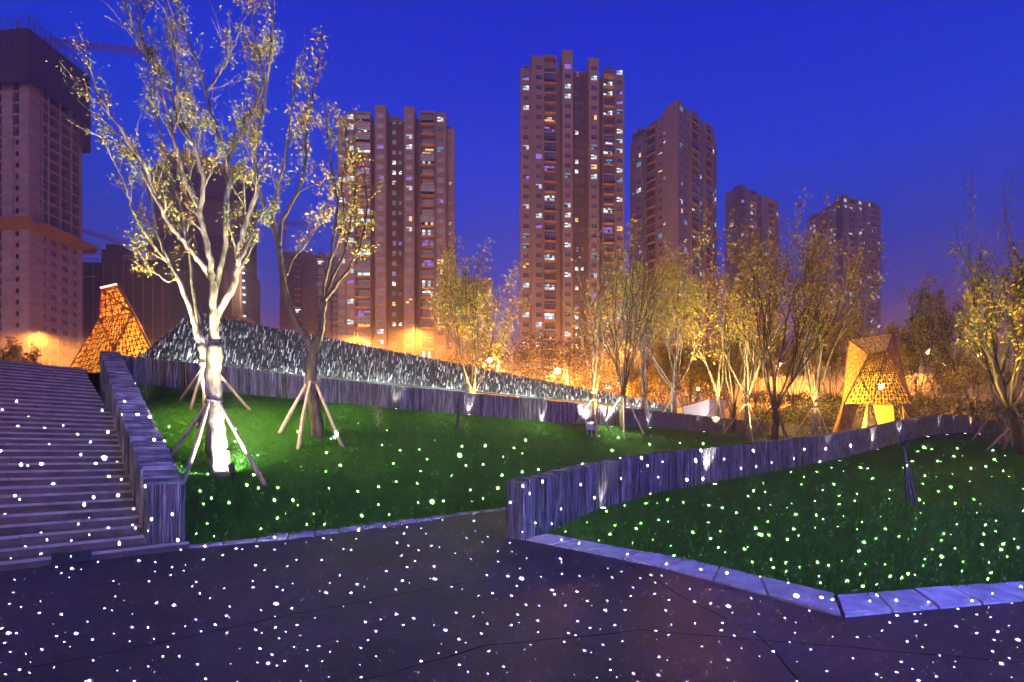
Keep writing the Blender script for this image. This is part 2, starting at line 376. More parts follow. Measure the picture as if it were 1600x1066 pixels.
# plateau and land beyond the back wall, out past the towers
def land(x, y):
    left = 4.42 if x < -8 else lerp(4.42, 3.4, sstep((x+8)/20))
    right = 3.6 + 4.2*sstep((y-44)/22) + 1.5*sstep((y-66)/60)
    t = sstep((x-6)/14)
    far = sstep((y-90)/60)
    return lerp(lerp(left, right, t), 8.5, far)
edge = [Vector((-60, 11.5, 4.42)), Vector((-30, 15, 4.42)), Vector((-14.2, 17.75, 4.42))] + [p+Vector((0, .1, 0)) for p in left_back]+[Vector((110, 60, 5.5))]
rr = [0, .04, .1, .17, .26, .36, .5, .7, 1, 1.5, 2.2, 3.2, 5, 8, 13, 22]
vs = []; fs = []
E = resample(edge, 2.0)
for p in E:
    d = Vector((p.x, p.y, 0)).normalized(); base = Vector((p.x, p.y, 0)).length
    for k, r_ in enumerate(rr):
        s_ = 40*r_; q = Vector((p.x, p.y, 0)) + d*s_
        w = sstep(s_/8)
        z = lerp(p.z, land(q.x, q.y), w); vs.append((q.x, q.y, z))
nr = len(rr)
for i in range(len(E)-1):
    for j in range(nr-1):
        k = i*nr+j; fs.append((k, k+nr, k+nr+1, k+1))
ground = link("ground", new_mesh("ground", vs, fs, M['far_ground'], smooth=True), kind='structure')
apron = MB(); apron.quad((-900, -60, -.6), (900, -60, -.6), (900, 1000, -.6), (-900, 1000, -.6)); apron.build("terrain", M['far_ground'], kind='structure')

bvh = {}
for nm, (v_, f_) in {'L': (vsA, fsA), 'R': (vsB, fsB), 'G': (vs, fs)}.items():
    bvh[nm] = BVHTree.FromPolygons([Vector(q) for q in v_], f_)
def ground_z(x, y, which='LRG'):
    for k in which:
        h = bvh[k].ray_cast(Vector((x, y, 60)), Vector((0, 0, -1)))
        if h[0] is not None: return h[0].z
    return 0.0
def on_lawn(px, py, which='LRG'):
    o = Vector((0, 0, CAMZ)); d = (at(px, py, 1) - o).normalized(); best = None
    for k in which:
        h = bvh[k].ray_cast(o, d)
        if h[0] is not None and (best is None or h[3] < best[1]): best = (h[0], h[3])
    return best[0] if best else None

# grass blades on the lawns
tuft = MB()
rg = random.Random(5)
for i in range(9):
    a = rg.uniform(0, 2*PI); rr_ = rg.uniform(0, .05); x, y = rr_*math.cos(a), rr_*math.sin(a)
    h = rg.uniform(.022, .052); lean = rg.uniform(.0, .03); b = rg.uniform(0, 2*PI); w = .0045
    dx, dy = w*math.cos(b), w*math.sin(b); c = rg.uniform(0, 2*PI)
    tuft.tri((x-dx, y-dy, 0), (x+dx, y+dy, 0), (x+lean*math.cos(c), y+lean*math.sin(c), h))
tuft_ob_mesh = tuft.mesh("grass_tuft", M['grass'])
def grass_on(src_v, src_f, name, label, near, dens, seed, maxd):
    """tufts scattered over the near part of a lawn, thinner with distance, joined by geometry nodes"""
    keep = []
    for f in src_f:
        c = sum((Vector(src_v[i]) for i in f), Vector())/len(f)
        if c.y < maxd and abs(c.x) < c.y*1.15+1: keep.append(f)
    me = new_mesh(name, src_v, keep, M['grass'])
    a = me.attributes.new("dens", 'FLOAT', 'POINT')
    a.data.foreach_set("value", [dens*min(1, (near/max(1, Vector(v).length))**1.7) for v in src_v])
    o = link(name, me, kind='stuff'); tag(o, label, 'grass')
    g = bpy.data.node_groups.new(name, 'GeometryNodeTree')
    g.interface.new_socket(name="Geometry", in_out='INPUT', socket_type='NodeSocketGeometry')
    g.interface.new_socket(name="Geometry", in_out='OUTPUT', socket_type='NodeSocketGeometry')
    n = g.nodes; l = g.links
    gi = n.new('NodeGroupInput'); go = n.new('NodeGroupOutput')
    dp = n.new('GeometryNodeDistributePointsOnFaces'); dp.inputs["Seed"].default_value = seed
    na = n.new('GeometryNodeInputNamedAttribute'); na.data_type = 'FLOAT'; na.inputs["Name"].default_value = "dens"
    l.new(gi.outputs[0], dp.inputs["Mesh"]); l.new(na.outputs["Attribute"], dp.inputs["Density"])
    oi = n.new('GeometryNodeObjectInfo'); oi.inputs["Object"].default_value = TUFT; oi.inputs["As Instance"].default_value = True
    ip = n.new('GeometryNodeInstanceOnPoints'); l.new(dp.outputs["Points"], ip.inputs["Points"]); l.new(oi.outputs["Geometry"], ip.inputs["Instance"])
    rv = n.new('FunctionNodeRandomValue'); rv.data_type = 'FLOAT_VECTOR'; rv.inputs[0].default_value = (-.2, -.2, 0); rv.inputs[1].default_value = (.2, .2, 6.28)
    l.new(rv.outputs[0], ip.inputs["Rotation"])
    rs = n.new('FunctionNodeRandomValue'); rs.data_type = 'FLOAT'; rs.inputs[2].default_value = .6; rs.inputs[3].default_value = 1.5
    l.new(rs.outputs[1], ip.inputs["Scale"])
    l.new(ip.outputs[0], go.inputs[0])
    md = o.modifiers.new("grass", 'NODES'); md.node_group = g
    return o
TUFT = bpy.data.objects.new("grass_tuft", tuft_ob_mesh)
grass_on(vsA, fsA, "grass", "short green turf of the lawn between the stair wall and the long slate wall", 10, 900, 1, 30)
grass_on(vsB, fsB, "grass", "dark green turf of the mound in front of the curving slate wall", 8, 1100, 2, 26)

# ------------------------------------------------------------------ kerbs
def kerb(name, outer, inner, step, label, ztop=.10, zlow=.045):
    t = thing(name, outer[0], label, 'kerb')
    # stations along outer line
    n_total = 0; segs = list(zip(zip(outer, outer[1:]), zip(inner, inner[1:])))
    base = Vector(outer[0])
    for (a0, a1), (b0, b1) in segs:
        n = max(1, int(round((a1-a0).length/step)))
        for i in range(n):
            g = .018/((a1-a0).length/n)
            j = random.uniform(-.006, .006)
            p0, p1 = a0.lerp(a1, (i+g)/n), a0.lerp(a1, (i+1-g)/n); q0, q1 = b0.lerp(b1, (i+g)/n), b0.lerp(b1, (i+1-g)/n)
            m = MB(); z0, z1 = zlow+j+random.uniform(-.004, .004), ztop+j+random.uniform(-.006, .006)
            # sloped top with a rounded outer lip
            def V3(p, z): return (p.x-base.x, p.y-base.y, z)
            m0, m1 = p0.lerp(q0, .12), p1.lerp(q1, .12)
            m.hexa([V3(m0, -.05), V3(m1, -.05), V3(q1, -.05), V3(q0, -.05), V3(m0, z0), V3(m1, z0), V3(q1, z1), V3(q0, z1)])
            m.hexa([V3(p0, -.05), V3(p1, -.05), V3(m1, -.049), V3(m0, -.049), V3(p0, z0-.022), V3(p1, z0-.022), V3(m1, z0), V3(m0, z0)])
            m.build("kerb_stone", M['stone'], t); n_total += 1
    return t
V2 = lambda l: [Vector((a, b, 0)) for a, b in l]
kerb("kerb", V2([(.24, 9.55), (1.2, 8.35), (2.17, 7.07), (2.87, 5.74), (3.24, 5.02)]), V2([(.66, 9.72), (1.66, 8.42), (2.52, 7.42), (3.05, 6.3), (3.47, 5.5)]), .65,
     "pale blue lit kerb of wide sloped stones along the right lawn, from the wall end to the corner")
kerb("kerb", V2([(3.25, 5.01), (5.57, 5.57), (8.5, 6.3), (14, 7.9), (24, 10.6)]), V2([(3.48, 5.49), (5.5, 5.95), (8.4, 6.7), (13.9, 8.3), (23.8, 11)]), .55,
     "pale kerb of sloped stones from the pointed corner towards the right edge of the road")
kerb("kerb", V2([(-5.5, 8.65), (-4.21, 9.62), (-2.81, 11.2), (-.18, 14.7), (1.65, 16.7)]), V2([(-5.5, 8.95), (-4.3, 9.9), (-2.95, 11.45), (-.38, 14.95), (1.4, 16.95)]), .5,
     "thin pale kerb along the foot of the left lawn, from the stair wall to the low wall")

# ------------------------------------------------------------------ slate walls made of upright slabs
slab_meshes = []
def slab_variant(sd):
    r_ = random.Random(sd); m = MB(); nz_ = 6
    # unit slab 1 x 1 x 1 centred in x,y, with broken long edges
    ring = []
    for k in range(nz_+1):
        z = k/nz_; w = .5*(1-r_.uniform(0, .18)); d0 = -.5+r_.uniform(-.012, .035); d1 = .5-r_.uniform(-.012, .035); w2 = .5*(1-r_.uniform(0, .18))
        zt = z if k < nz_ else 1-r_.uniform(0, .012)
        b = len(m.v); m.v += [(-w, d0, zt), (w2, d0+r_.uniform(-.012, .012), zt), (w2, d1, zt), (-w, d1, zt)]; ring.append(b)
    for a, b in zip(ring, ring[1:]):
        for j in range(4):
            m.f.append((a+j, a+(j+1) % 4, b+(j+1) % 4, b+j)); m.m.append(0)
    t_ = ring[-1]; m.f.append((t_, t_+1, t_+2, t_+3)); m.m.append(0)
    return m
SV = [slab_variant(i) for i in range(8)]
SVM = [s.mesh("slate_slab", M['slate_unit']) for s in SV]
def slate_wall(name, line, thick, width, label, nslabs=300, side=1, sink=.35, jitter=.012, order=None):
    """line: Vectors (foot) with .w-like 4th entry height; thickness goes to the left of the walking direction when side=1"""
    t = thing(name, line[0][0], label, 'wall'); base = line[0][0]
    st = []
    for (a, ha), (b, hb) in zip(line, line[1:]):
        n = max(1, int(round((b-a).length/width)))
        for i in range(n):
            u = (i+.5)/n; d = (b-a); d.z = 0; d.normalize(); nrm = Vector((-d.y, d.x, 0))*side
            c = a.lerp(b, u) + nrm*thick/2; st.append((c, lerp(ha, hb, u), math.atan2(d.y, d.x), (b-a).length/n))
    rest = MB()
    for k, (c, h, ang, w) in enumerate(st):
        z0 = c.z - sink; hh = h + sink + random.gauss(0, jitter); wj = w*random.uniform(.82, .97); off = random.gauss(0, jitter*1.1)
        nrm = Vector((-math.sin(ang), math.cos(ang), 0)); p = c + nrm*off - base; p.z = z0 - base.z
        vi = random.randrange(8)
        if k < nslabs:
            o = link("slate_slab", SVM[vi], t, p, ang + random.gauss(0, .015)); o.scale = (wj, thick*random.uniform(.97, 1.03), hh)
        else:
            ca, sa = math.cos(ang), math.sin(ang); b0 = len(rest.v)
            for (x, y, z) in SV[vi].v:
                x *= wj; y *= thick; rest.v.append((p.x+x*ca-y*sa, p.y+x*sa+y*ca, p.z+z*hh))
            for f in SV[vi].f: rest.f.append(tuple(q+b0 for q in f)); rest.m.append(0)
    if rest.f: rest.build("far_slabs", M['slate'], t, kind='stuff')
    # end face: narrow slabs set across the thickness
    a_, b_ = line[0][0], line[1][0]; d = (b_-a_); d.z = 0; d.normalize(); nrm = Vector((-d.y, d.x, 0))*side; ne = int(thick/.05)
    for i in range(ne):
        p = nrm*thick*(i+.5)/ne - d*random.uniform(.012, .035); p.z = -sink
        o = link("slate_slab", SVM[random.randrange(8)], t, p, math.atan2(nrm.y, nrm.x)+random.gauss(0, .02)); o.scale = (thick/ne*.93, .07, line[0][1]+sink-random.uniform(.004, .03))
    # dark backing inside, so no light leaks between the slabs
    bk = MB()
    for (a, ha), (b, hb) in zip(line, line[1:]):
        d = (b-a); d.z = 0; d.normalize(); nrm = Vector((-d.y, d.x, 0))*side
        P = [a+nrm*thick*.12-base, b+nrm*thick*.12-base, b+nrm*thick*.88-base, a+nrm*thick*.88-base]
        lo = [q-Vector((0, 0, sink*.9)) for q in P]; hi = [P[0]+Vector((0, 0, ha-.05)), P[1]+Vector((0, 0, hb-.05)), P[2]+Vector((0, 0, hb-.05)), P[3]+Vector((0, 0, ha-.05))]
        if side < 0: lo.reverse(); hi.reverse()
        bk.hexa(lo+hi)
    bk.build("backing", M['slate_back'], t)
    return t
# right wall, nearest end first
rw_line = [(rw_base[0], 1.10)] + [(p, 1.10) for p in rw_base[1:-1]] + [(rw_base[-1], 1.08)]
slate_wall("slate_wall", rw_line, .42, .056, "low slate wall of upright slabs that curves uphill in front of the right lawn, its blunt end by the road")
# stair wall: cap falls evenly, foot on the lawn
def sw_pt(u): return SW0.lerp(SW1, u)
sl = []
for u in (0, .25, .5, .75, .93, .97, 1.0):
    p = sw_pt(u); p.z = max(0, 4.1*u-.15); top = 1.13 + 4.15*u
    if u == .97: top -= .04
    if u == 1.0: top -= .25
    sl.append((p + Vector((.19, .17, 0)), top-p.z))
slate_wall("slate_wall", sl, .53, .055, "sloping slate wall beside the wide stairs, its top falling towards the road", side=1)
# long back wall
bl = [(left_back[0]+Vector((.0, 0, 0)), .95)]
for p, top in zip(back_px[1:], (577.5, 601, 625, 639.7, 653, 663.5, 668)):
    b = at(*p); bl.append((b, (p[1]-top)/F*p[2]))
slate_wall("slate_wall", bl, .45, .075, "long straight slate wall behind the left lawn, running from the stair top to the lit trees", sink=.4)

# ------------------------------------------------------------------ stairs
tdir = Vector((.689, .725, 0)); udir = Vector((-.725, .689, 0)); NS = 34; TR = .362; RI = .13
st0 = Vector((-5.75, 8.3, 0))
stairs = tag(link("stairs", None, loc=st0, rz=math.atan2(tdir.y, tdir.x)), "wide flight of stone steps climbing beside the slate wall at the left", 'stairs')
rs_ = random.Random(44)
for k in range(NS):
    y0 = k*TR; z1 = (k+1)*RI; x1 = .45; sh_ = rs_.uniform(.5, 1.5); n_ = 0
    while x1 > -17:
        x0 = max(-17, x1-(sh_ if n_ == 0 else 1.5)) if n_ < 5 else -17
        dz = rs_.uniform(-.004, .004); dy = rs_.uniform(-.006, .004)
        # tread slab with its riser; the nosing is a paler strip; the left end runs out of the frame
        m = MB(); m.box(x0+.006, x1-.006, y0+dy, y0+TR+.03, max(-.1, z1-RI-.02), z1-.045+dz)
        m.box(x0+.006, x1-.006, y0+.034+dy, y0+TR-.008, z1-.0445+dz, z1+dz)
        so = m.build("step", M['step'], stairs)
        m = MB(); m.box(x0+.004, x1-.004, y0-.02+dy, y0+.03+dy, z1-.040+dz, z1+.002+dz); m.build("nosing", M['nosing'], so)
        x1 = x0; n_ += 1
m = MB(); m.box(-17, .6, NS*TR, NS*TR+4.5, NS*RI-.4, NS*RI+.0); m.build("landing", M['step'], stairs)
# dark metal drain cover on the lowest steps
dr = thing("drain_cover", st0 + tdir*(-1.05) + udir*.02, "dark sheet of metal leaning on the lowest step", 'cover', rz=math.atan2(tdir.y, tdir.x))
m = MB(); m.hexa([(-.25, -.14, .004), (.20, -.12, .004), (.22, -.035, .15), (-.23, -.035, .15), (-.25, -.16, .02), (.20, -.14, .02), (.22, -.05, .165), (-.23, -.05, .165)]); m.build("plate", M['black'], dr)

# ------------------------------------------------------------------ sloped relief wall of slate flakes behind the long wall
A0, A1 = at(213, 562, 21.5), at(1050, 640, 36)
T0, T1 = at(270, 487, 23.0), at(1050, 632, 36.4)
rel = thing("relief_wall", A0, "great dark sloping wall bristling with slate flakes, its top falling away from a peak behind the pale tree", 'wall')
UPK = .052; LEAN = Vector((0, .32, 1)).normalized()
HP = (T0.z-A0.lerp(A1, UPK).z)/LEAN.z; HE = .25
def rel_h(u): return HP*u/UPK if u < UPK else lerp(HP, HE, (u-UPK)/(1-UPK))
Pk = A0.lerp(A1, UPK)+LEAN*HP; Te = A1+LEAN*HE
m = MB(); nb = Vector((-.2, 2.0, 0)); o3 = [A0, A1, Te, Pk]
i0 = len(m.v); m.v += [tuple(p-A0) for p in o3]+[tuple(p-A0+nb) for p in o3]; m.f += [(0, 1, 2, 3), (7, 6, 5, 4), (0, 4, 5, 1), (1, 5, 6, 2), (2, 6, 7, 3), (3, 7, 4, 0)]; m.m += [0]*6
m.build("panel_core", M['slate_back'], rel)
fl = MB(); rnd = random.Random(11); sd = (A1-A0).normalized(); nrm_ = sd.cross(LEAN).normalized()
if nrm_.y > 0: nrm_ = -nrm_
LA = (A1-A0).length; ncol = int(LA/.058)
for ic in range(ncol):
    u = (ic+.5)/ncol; hl = rel_h(u); z = rnd.uniform(-.1, .1)
    while z < hl-.03:
        h = min(rnd.uniform(.09, .34), hl-z+.03)
        if rnd.random() < .72:
            w = rnd.uniform(.022, .05); c = A0.lerp(A1, u)-A0+LEAN*max(z, 0)+sd*rnd.uniform(-.02, .02); o_ = rnd.uniform(.02, .13); tl = rnd.uniform(-.03, .05); sw = rnd.uniform(-.015, .015)
            p0, p1, p2, p3 = c-sd*w/2, c+sd*w/2, c+sd*(w/2+sw)+LEAN*h*.95, c-sd*(w/2-sw)+LEAN*h*.95
            fl.hexa([p0, p1, p2, p3, p0+nrm_*(o_+tl), p1+nrm_*(o_+tl), p2+nrm_*o_, p3+nrm_*o_], rnd.choices((0, 1, 2), (4, 8, 2.2))[0])
        z += h
fl.build("slate_flakes", [M['slate_flake'], M['slate_flake_dark'], M['slate_flake_pale']], rel, kind='stuff')
# base below the sloping face: lit slot windows and a light strip
bs = MB(); dn = Vector((0, 0, 1.9))
for u0, u1 in ((0, .50), (.50, .60), (.60, .655), (.655, .84), (.84, 1.0)):
    a, b = A0.lerp(A1, u0)+Vector((0, .35, 0)), A0.lerp(A1, u1)+Vector((0, .35, 0)); 
    top = 0.012 if u0 not in (.50, .655) else .58
    bs.hexa([a-dn-A0, b-dn-A0, b-dn+Vector((0, .4, 0))-A0, a-dn+Vector((0, .4, 0))-A0, a-A0-Vector((0, 0, top)), b-A0-Vector((0, 0, top)), b-A0+Vector((0, .4, -top)), a-A0+Vector((0, .4, -top))])
bs.build("base", M['slate_back'], rel)
for u0, u1 in ((.503, .597), (.658, .837)):
    a, b = A0.lerp(A1, u0)+Vector((0, .45, 0))-A0, A0.lerp(A1, u1)+Vector((0, .45, 0))-A0
    w_ = MB(); w_.quad(a-Vector((0, 0, .57)), b-Vector((0, 0, .57)), b-Vector((0, 0, .03)), a-Vector((0, 0, .03)))
    win = w_.build("strip_window", M['amber_glow'], rel)
    f_ = MB(); fr = Vector((0, -.14, 0))
    for q in (a, b): 
        f_.box(q.x-.04, q.x+.04, q.y-.14, q.y-.02, q.z-.57, q.z-.02)
    ns = 7
    for i in range(1, ns):
        q = a.lerp(b, i/ns); f_.box(q.x-.015, q.x+.015, q.y-.06, q.y-.02, q.z-.57, q.z-.03)
    f_.build("mullion", M['amber_scaffold'], win)
ls = MB(); sa, sb = A0.lerp(A1, .02)+Vector((.05, -1.3, -1.0)), A0.lerp(A1, .99)+Vector((.05, -1.3, -1.0))
q0, q1 = sa-A0, sb-A0
ls.hexa([q0, q1, q1+Vector((0, .06, 0)), q0+Vector((0, .06, 0)), q0+Vector((0, 0, .04)), q1+Vector((0, 0, .04)), q1+Vector((0, .06, .04)), q0+Vector((0, .06, .04))])
ls.build("light_strip", M['led'], rel)
for i in range(7):
    u = (i+.5)/7; c = sa.lerp(sb, u)+Vector((0, .03, .06)); d = bpy.data.lights.new("relief_light", 'AREA'); d.shape = 'RECTANGLE'
    d.size = (sb-sa).length/7.2; d.size_y = .08; d.energy = 420; d.color = (.93, 1.0, .88); o = bpy.data.objects.new("relief_light", d); COL.objects.link(o); o.location = c
    o.rotation_euler = Vector((0, .62, 1)).to_track_quat('-Z', 'Y').to_euler()

# ------------------------------------------------------------------ towers
win_cache = {}
wr = random.Random(21)
def window_mesh(w, h, kind):
    """frame standing proud of the wall, mullions, four panes; lit windows have curtains and dark panes too"""
    var = wr.randrange(3 if kind != 'dark' else 2); key = (round(w, 2), round(h, 2), kind, var)
    if key in win_cache: return win_cache[key]
    lit = {'white': ['lit_white', 'lit_bright'], 'warm': ['lit_warm'], 'teal': ['lit_teal'], 'violet': ['lit_violet'], 'dark': ['glass']}[kind]
    m = MB(); t = .07; y = -.09
    for x0, x1, z0, z1 in ((-w/2, w/2, 0, t), (-w/2, w/2, h-t, h), (-w/2, -w/2+t, t+.002, h-t-.002), (w/2-t, w/2, t+.002, h-t-.002)): m.box(x0, x1, y, .0, z0, z1, 0)
    nx = 2 if w < 2.2 else 4; mm = [M['frame'], M['glass']] + [M[k] for k in lit]
    for i in range(nx):
        x0 = -w/2+t+(w-2*t)*i/nx; x1 = -w/2+t+(w-2*t)*(i+1)/nx
        if i: m.box(x0-.025, x0+.025, y+.01, -.005, t+.003, h-t-.003, 0)
        zs = h*.64; m.box(x0+.03, x1-.03, y+.012, -.006, zs-.02, zs+.02, 0)
        for z0, z1 in ((t, zs-.021), (zs+.021, h-t)):
            mi = 1 if kind == 'dark' or wr.random() < .3 else 2+wr.randrange(len(lit))
            zt = z1 if mi == 1 or wr.random() < .5 else lerp(z0, z1, wr.uniform(.5, 1))
            m.quad((x0+.002, -.03, z0), (x1-.002, -.03, z0), (x1-.002, -.03, zt), (x0+.002, -.03, zt), mi)
            if zt < z1: m.quad((x0+.002, -.03, zt), (x1-.002, -.03, zt), (x1-.002, -.03, z1), (x0+.002, -.03, z1), 1)
    me = m.mesh("window", mm); win_cache[key] = me; return me
balc_cache = {}
def balcony_mesh(w, kind):
    key = (round(w, 2), kind)
    if key in balc_cache: return balc_cache[key]
    m = MB(); d = 1.3
    m.box(-w/2, w/2, -d, .0, -.16, .0, 0)                      # slab, its orange standing for lamplight from below
    m.box(-w/2, w/2, -d-.05, -d+.05, .0, .22, 0)               # upstand
    m.box(-w/2, w/2, -d-.03, -d+.03, 1.0, 1.08, 1)
    for i in range(9):
        x = -w/2+.05+(w-.1)*i/8; m.box(x-.03, x+.03, -d-.02, -d+.02, .22, 1.0, 1)
    m.box(-w/2, -w/2+.06, -d+.06, -.01, .0, 1.0, 1); m.box(w/2-.06, w/2, -d+.06, -.01, .0, 1.0, 1)
    if kind == 'glazed':
        for i in range(5):
            x = -w/2+(w-.08)*i/4; m.box(x, x+.08, -d-.06, -d+.061, 1.08, 2.82, 2)
        m.box(-w/2, w/2, -d-.055, -d+.056, 1.9, 1.98, 2)
        m.quad((-w/2, -d, 1.08), (w/2, -d, 1.08), (w/2, -d, 2.82), (-w/2, -d, 2.82), 3)
    me = m.mesh("balcony", [M['soffit'], M['rail'], M['frame'], M['glass']]); balc_cache[key] = me; return me

FH = 3.0
def tower(name, x, y, rz, zb, zt, front, side, label, wallm, depth=14, lit=.12, warm=.25, seed=1, group="lit apartment towers behind the park", singles=300, cap=True):
    rd = random.Random(seed); t = thing(name, (x, y, zb), label, 'tower', group, rz); H = zt-zb
    wall = MB(); plain = MB(); nfl = int(H/FH); wins = []; balcs = []
    fw = sum(b[1] for b in front); sw_ = sum(b[1] for b in side) if side else depth
    wall.box(1.2, fw-1.2, 3.2, sw_-.5, 0, H-1.5, 1)
    def facade(bays, left):
        s = 0.0
        for (kind, w, off, ex) in bays:
            s0, s1 = s, s+w; s = s1; top = H+ex
            rec = off-1.5 if kind == 'B' else off
            def bx(a, b, d0, d1, z0, z1, mi=0):
                if left: wall.box(-d1, -d0, a, b, z0, z1, mi)
                else: wall.box(a, b, -d1, -d0, z0, z1, mi)
            bx(s0, s1, -3.5, rec, 0, top, 1 if kind == 'R' else 0)
            if kind == 'B':
                bx(s0, s0+.18, rec+.003, off+.1, 0, top, 0); bx(s1-.18, s1, rec+.003, off+.1, 0, top, 0)
                bx(s0+.18, s1-.18, rec+.003, off+.1, top-.5, top, 0)
            if cap: bx(s0-.12, s1+.12, rec-.0, rec+.14, top-.35, top-.02, 0)
            def place(c, o_, z, me, lst, nm):
                lst.append(((-o_, c, z) if left else (c, -o_, z), me, nm))
            for k in range(nfl):
                z = k*FH + (H-nfl*FH)
                r_ = rd.random(); kk = 'dark'
                if r_ < lit: kk = 'warm' if rd.random() < warm*.8 else ('white' if rd.random() < .86 else rd.choice(['teal', 'violet']))
                elif r_ < lit*1.2: kk = rd.choice(['teal', 'violet'])
                c = (s0+s1)/2
                if kind == 'W':
                    place(c, off, z+.9, window_mesh(min(1.9, w-.7), 1.5, kk), wins, "window")
                elif kind == 'V':   # two narrow windows
                    place(c-w*.22, off, z+.9, window_mesh(w*.28, 1.4, kk), wins, "window")
                    place(c+w*.22, off, z+.9, window_mesh(w*.28, 1.4, 'dark' if rd.random() < .7 else kk), wins, "window")
                elif kind == 'S':   # small service window
                    place(c, off, z+1.2, window_mesh(.8, .9, kk), wins, "window")
                elif kind == 'R':
                    place(c-w*.15, off, z+.9, window_mesh(1.1, 1.3, kk), wins, "window")
                    if rd.random() < .5: place(c+w*.2, off, z+1.0, window_mesh(.9, 1.1, 'dark' if rd.random() < .6 else kk), wins, "window")
                elif kind == 'B':
                    gl = rd.random() < .3
                    place(c, rec, z+.3, window_mesh(w-1.0, 2.1, kk if rd.random() < .9 else 'white'), wins, "window")
                    place(c, rec, z+.02, balcony_mesh(w-.4, 'glazed' if gl else 'open'), balcs, "balcony")
    facade(front, False)
    if side: facade(side, True)
    # floor lines: thin proud bands
    wall.build("wall", [wallm, M['wall_dark']], t)
    for lst, nm in ((wins, "window"), (balcs, "balcony")):
        lst.sort(key=lambda q: -q[0][2] + (0 if any(mm.name.startswith('lit') for mm in q[1].materials) else 25))
        rest = MB(); mats_ = []
        left_set = side is not None
        for i, (p, me, _) in enumerate(lst):
            on_left = p[0] <= .01 and side is not None and not (abs(p[0]) < .01 and p[1] <= 0)
            on_left = side is not None and p[1] > 0.001 and p[0] <= 2.2
            rot = -PI/2 if on_left else 0
            if i < singles: link(nm, me, t, p, rot)
            else:
                b0 = len(rest.v); ca, sa = math.cos(rot), math.sin(rot)
                for v in me.vertices: rest.v.append((p[0]+v.co.x*ca-v.co.y*sa, p[1]+v.co.x*sa+v.co.y*ca, p[2]+v.co.z))
                idx = []
                for mm in me.materials:
                    if mm not in mats_: mats_.append(mm)
                    idx.append(mats_.index(mm))
                for pl in me.polygons: rest.f.append(tuple(q+b0 for q in pl.vertices)); rest.m.append(idx[pl.material_index])
        if rest.f: rest.build("other_%ss" % nm if nm == "window" else "other_balconies", mats_, t, kind='stuff')
    # roof details: stair head, tanks, rail
    rf = MB(); rf.box(fw*.32, fw*.5, 4, 9, H-1.4, H+2.0); rf.box(fw*.62, fw*.7, 4, 8, H-1.4, H+1.4)
    rf.build("roof_house", wallm, t)
    ra = MB()
    for i in range(5):
        xx = fw*(.12+.18*i)+rd.uniform(-1, 1); ra.box(xx-.04, xx+.04, 4, 4.08, H-1.4, H+rd.uniform(1.5, 3.5))
    ra.build("roof_mast", M['rail'], t)
    return t

def place_tower(px, Y, zt_py): 
    p = at(px, zt_py, Y); return p.x, p.y, p.z
# 1 big tower in the middle of the picture
x, y, z = place_tower(814, 155, 97)
tower("apartment_tower", x, y, R(5), 7, z, [('W', 3.2, -.6, -1.5), ('P', .9, .3, 2), ('W', 2.7, .0, 2), ('B', 4.1, .6, 2.2), ('P', 1.6, -2.2, -.8), ('W', 3.2, 1.2, 3.6), ('R', 5.0, -1.6, -.5), ('W', 3.0, 1.2, 1.8), ('P', 1.4, -2.2, -2), ('B', 3.9, .7, -2.2), ('W', 3.0, .1, -2.2)], None,
      "tallest apartment tower, standing alone in the middle with its full lit front", M['wall_pink'], lit=.27, seed=5)
x, y, z = place_tower(527, 150, 176)
tower("apartment_tower", x, y, R(2), 7, z, [('W', 2.6, -.4, -1.5), ('W', 2.6, .2, 0), ('B', 4.6, .6, 0), ('P', 1.4, -2.2, -2), ('W', 3.2, 1.2, 1.6), ('R', 5.2, -1.6, -.8), ('W', 3.0, 1.2, 1.4), ('P', 1.5, -2.2, -2), ('B', 4.4, .7, .6), ('W', 3.2, .1, .6), ('S', 2.4, -1.6, -3)], None,
      "broad apartment tower with orange balconies behind the small golden tree", M['wall_pink'], lit=.26, seed=8)
x, y, z = place_tower(1060, 165, 160)
tower("apartment_tower", x, y, R(41), 7, z, [('W', 3.2, 0, .8), ('W', 2.6, -.2, 0), ('P', .8, .4, 0), ('B', 5.2, .9, 0), ('W', 2.6, .3, 0), ('P', 1.5, -2, -2), ('B', 4.6, .9, 0), ('W', 2.6, .2, 0), ('P', 1.4, -.6, -1), ('W', 3, -1.2, -1.5)],
      [('P', 4.2, .3, .8), ('S', 1.8, -.1, 0), ('W', 2.4, -1.0, -1.5), ('B', 4.2, .0, -2.5), ('P', 1.5, -.9, -3), ('W', 2.6, -.4, -4), ('S', 2.6, -.8, -5)],
      "apartment tower seen on its corner with a blank wall strip and tilted balconies", M['wall_grey'], lit=.28, seed=3)
x, y, z = place_tower(1157, 230, 288)
tower("apartment_tower", x, y, R(29), 8, z, [('W', 3, 0, 0), ('W', 3, -.3, -1), ('B', 4.6, .5, -1), ('P', 1.5, -1.5, -2), ('R', 4, -.8, -1), ('W', 3, .4, -1), ('B', 4.4, .6, -2), ('P', 1.2, -1, -2.5), ('W', 3.4, -.2, -2)],
      [('P', 3.6, 0, 0), ('W', 2.4, -.4, -1), ('P', 2.2, 0, -.5)],
      "smallest corner tower, half hidden by the rusty treetops", M['wall_grey'], lit=.12, seed=13, singles=150)
x, y, z = place_tower(1317, 250, 308)
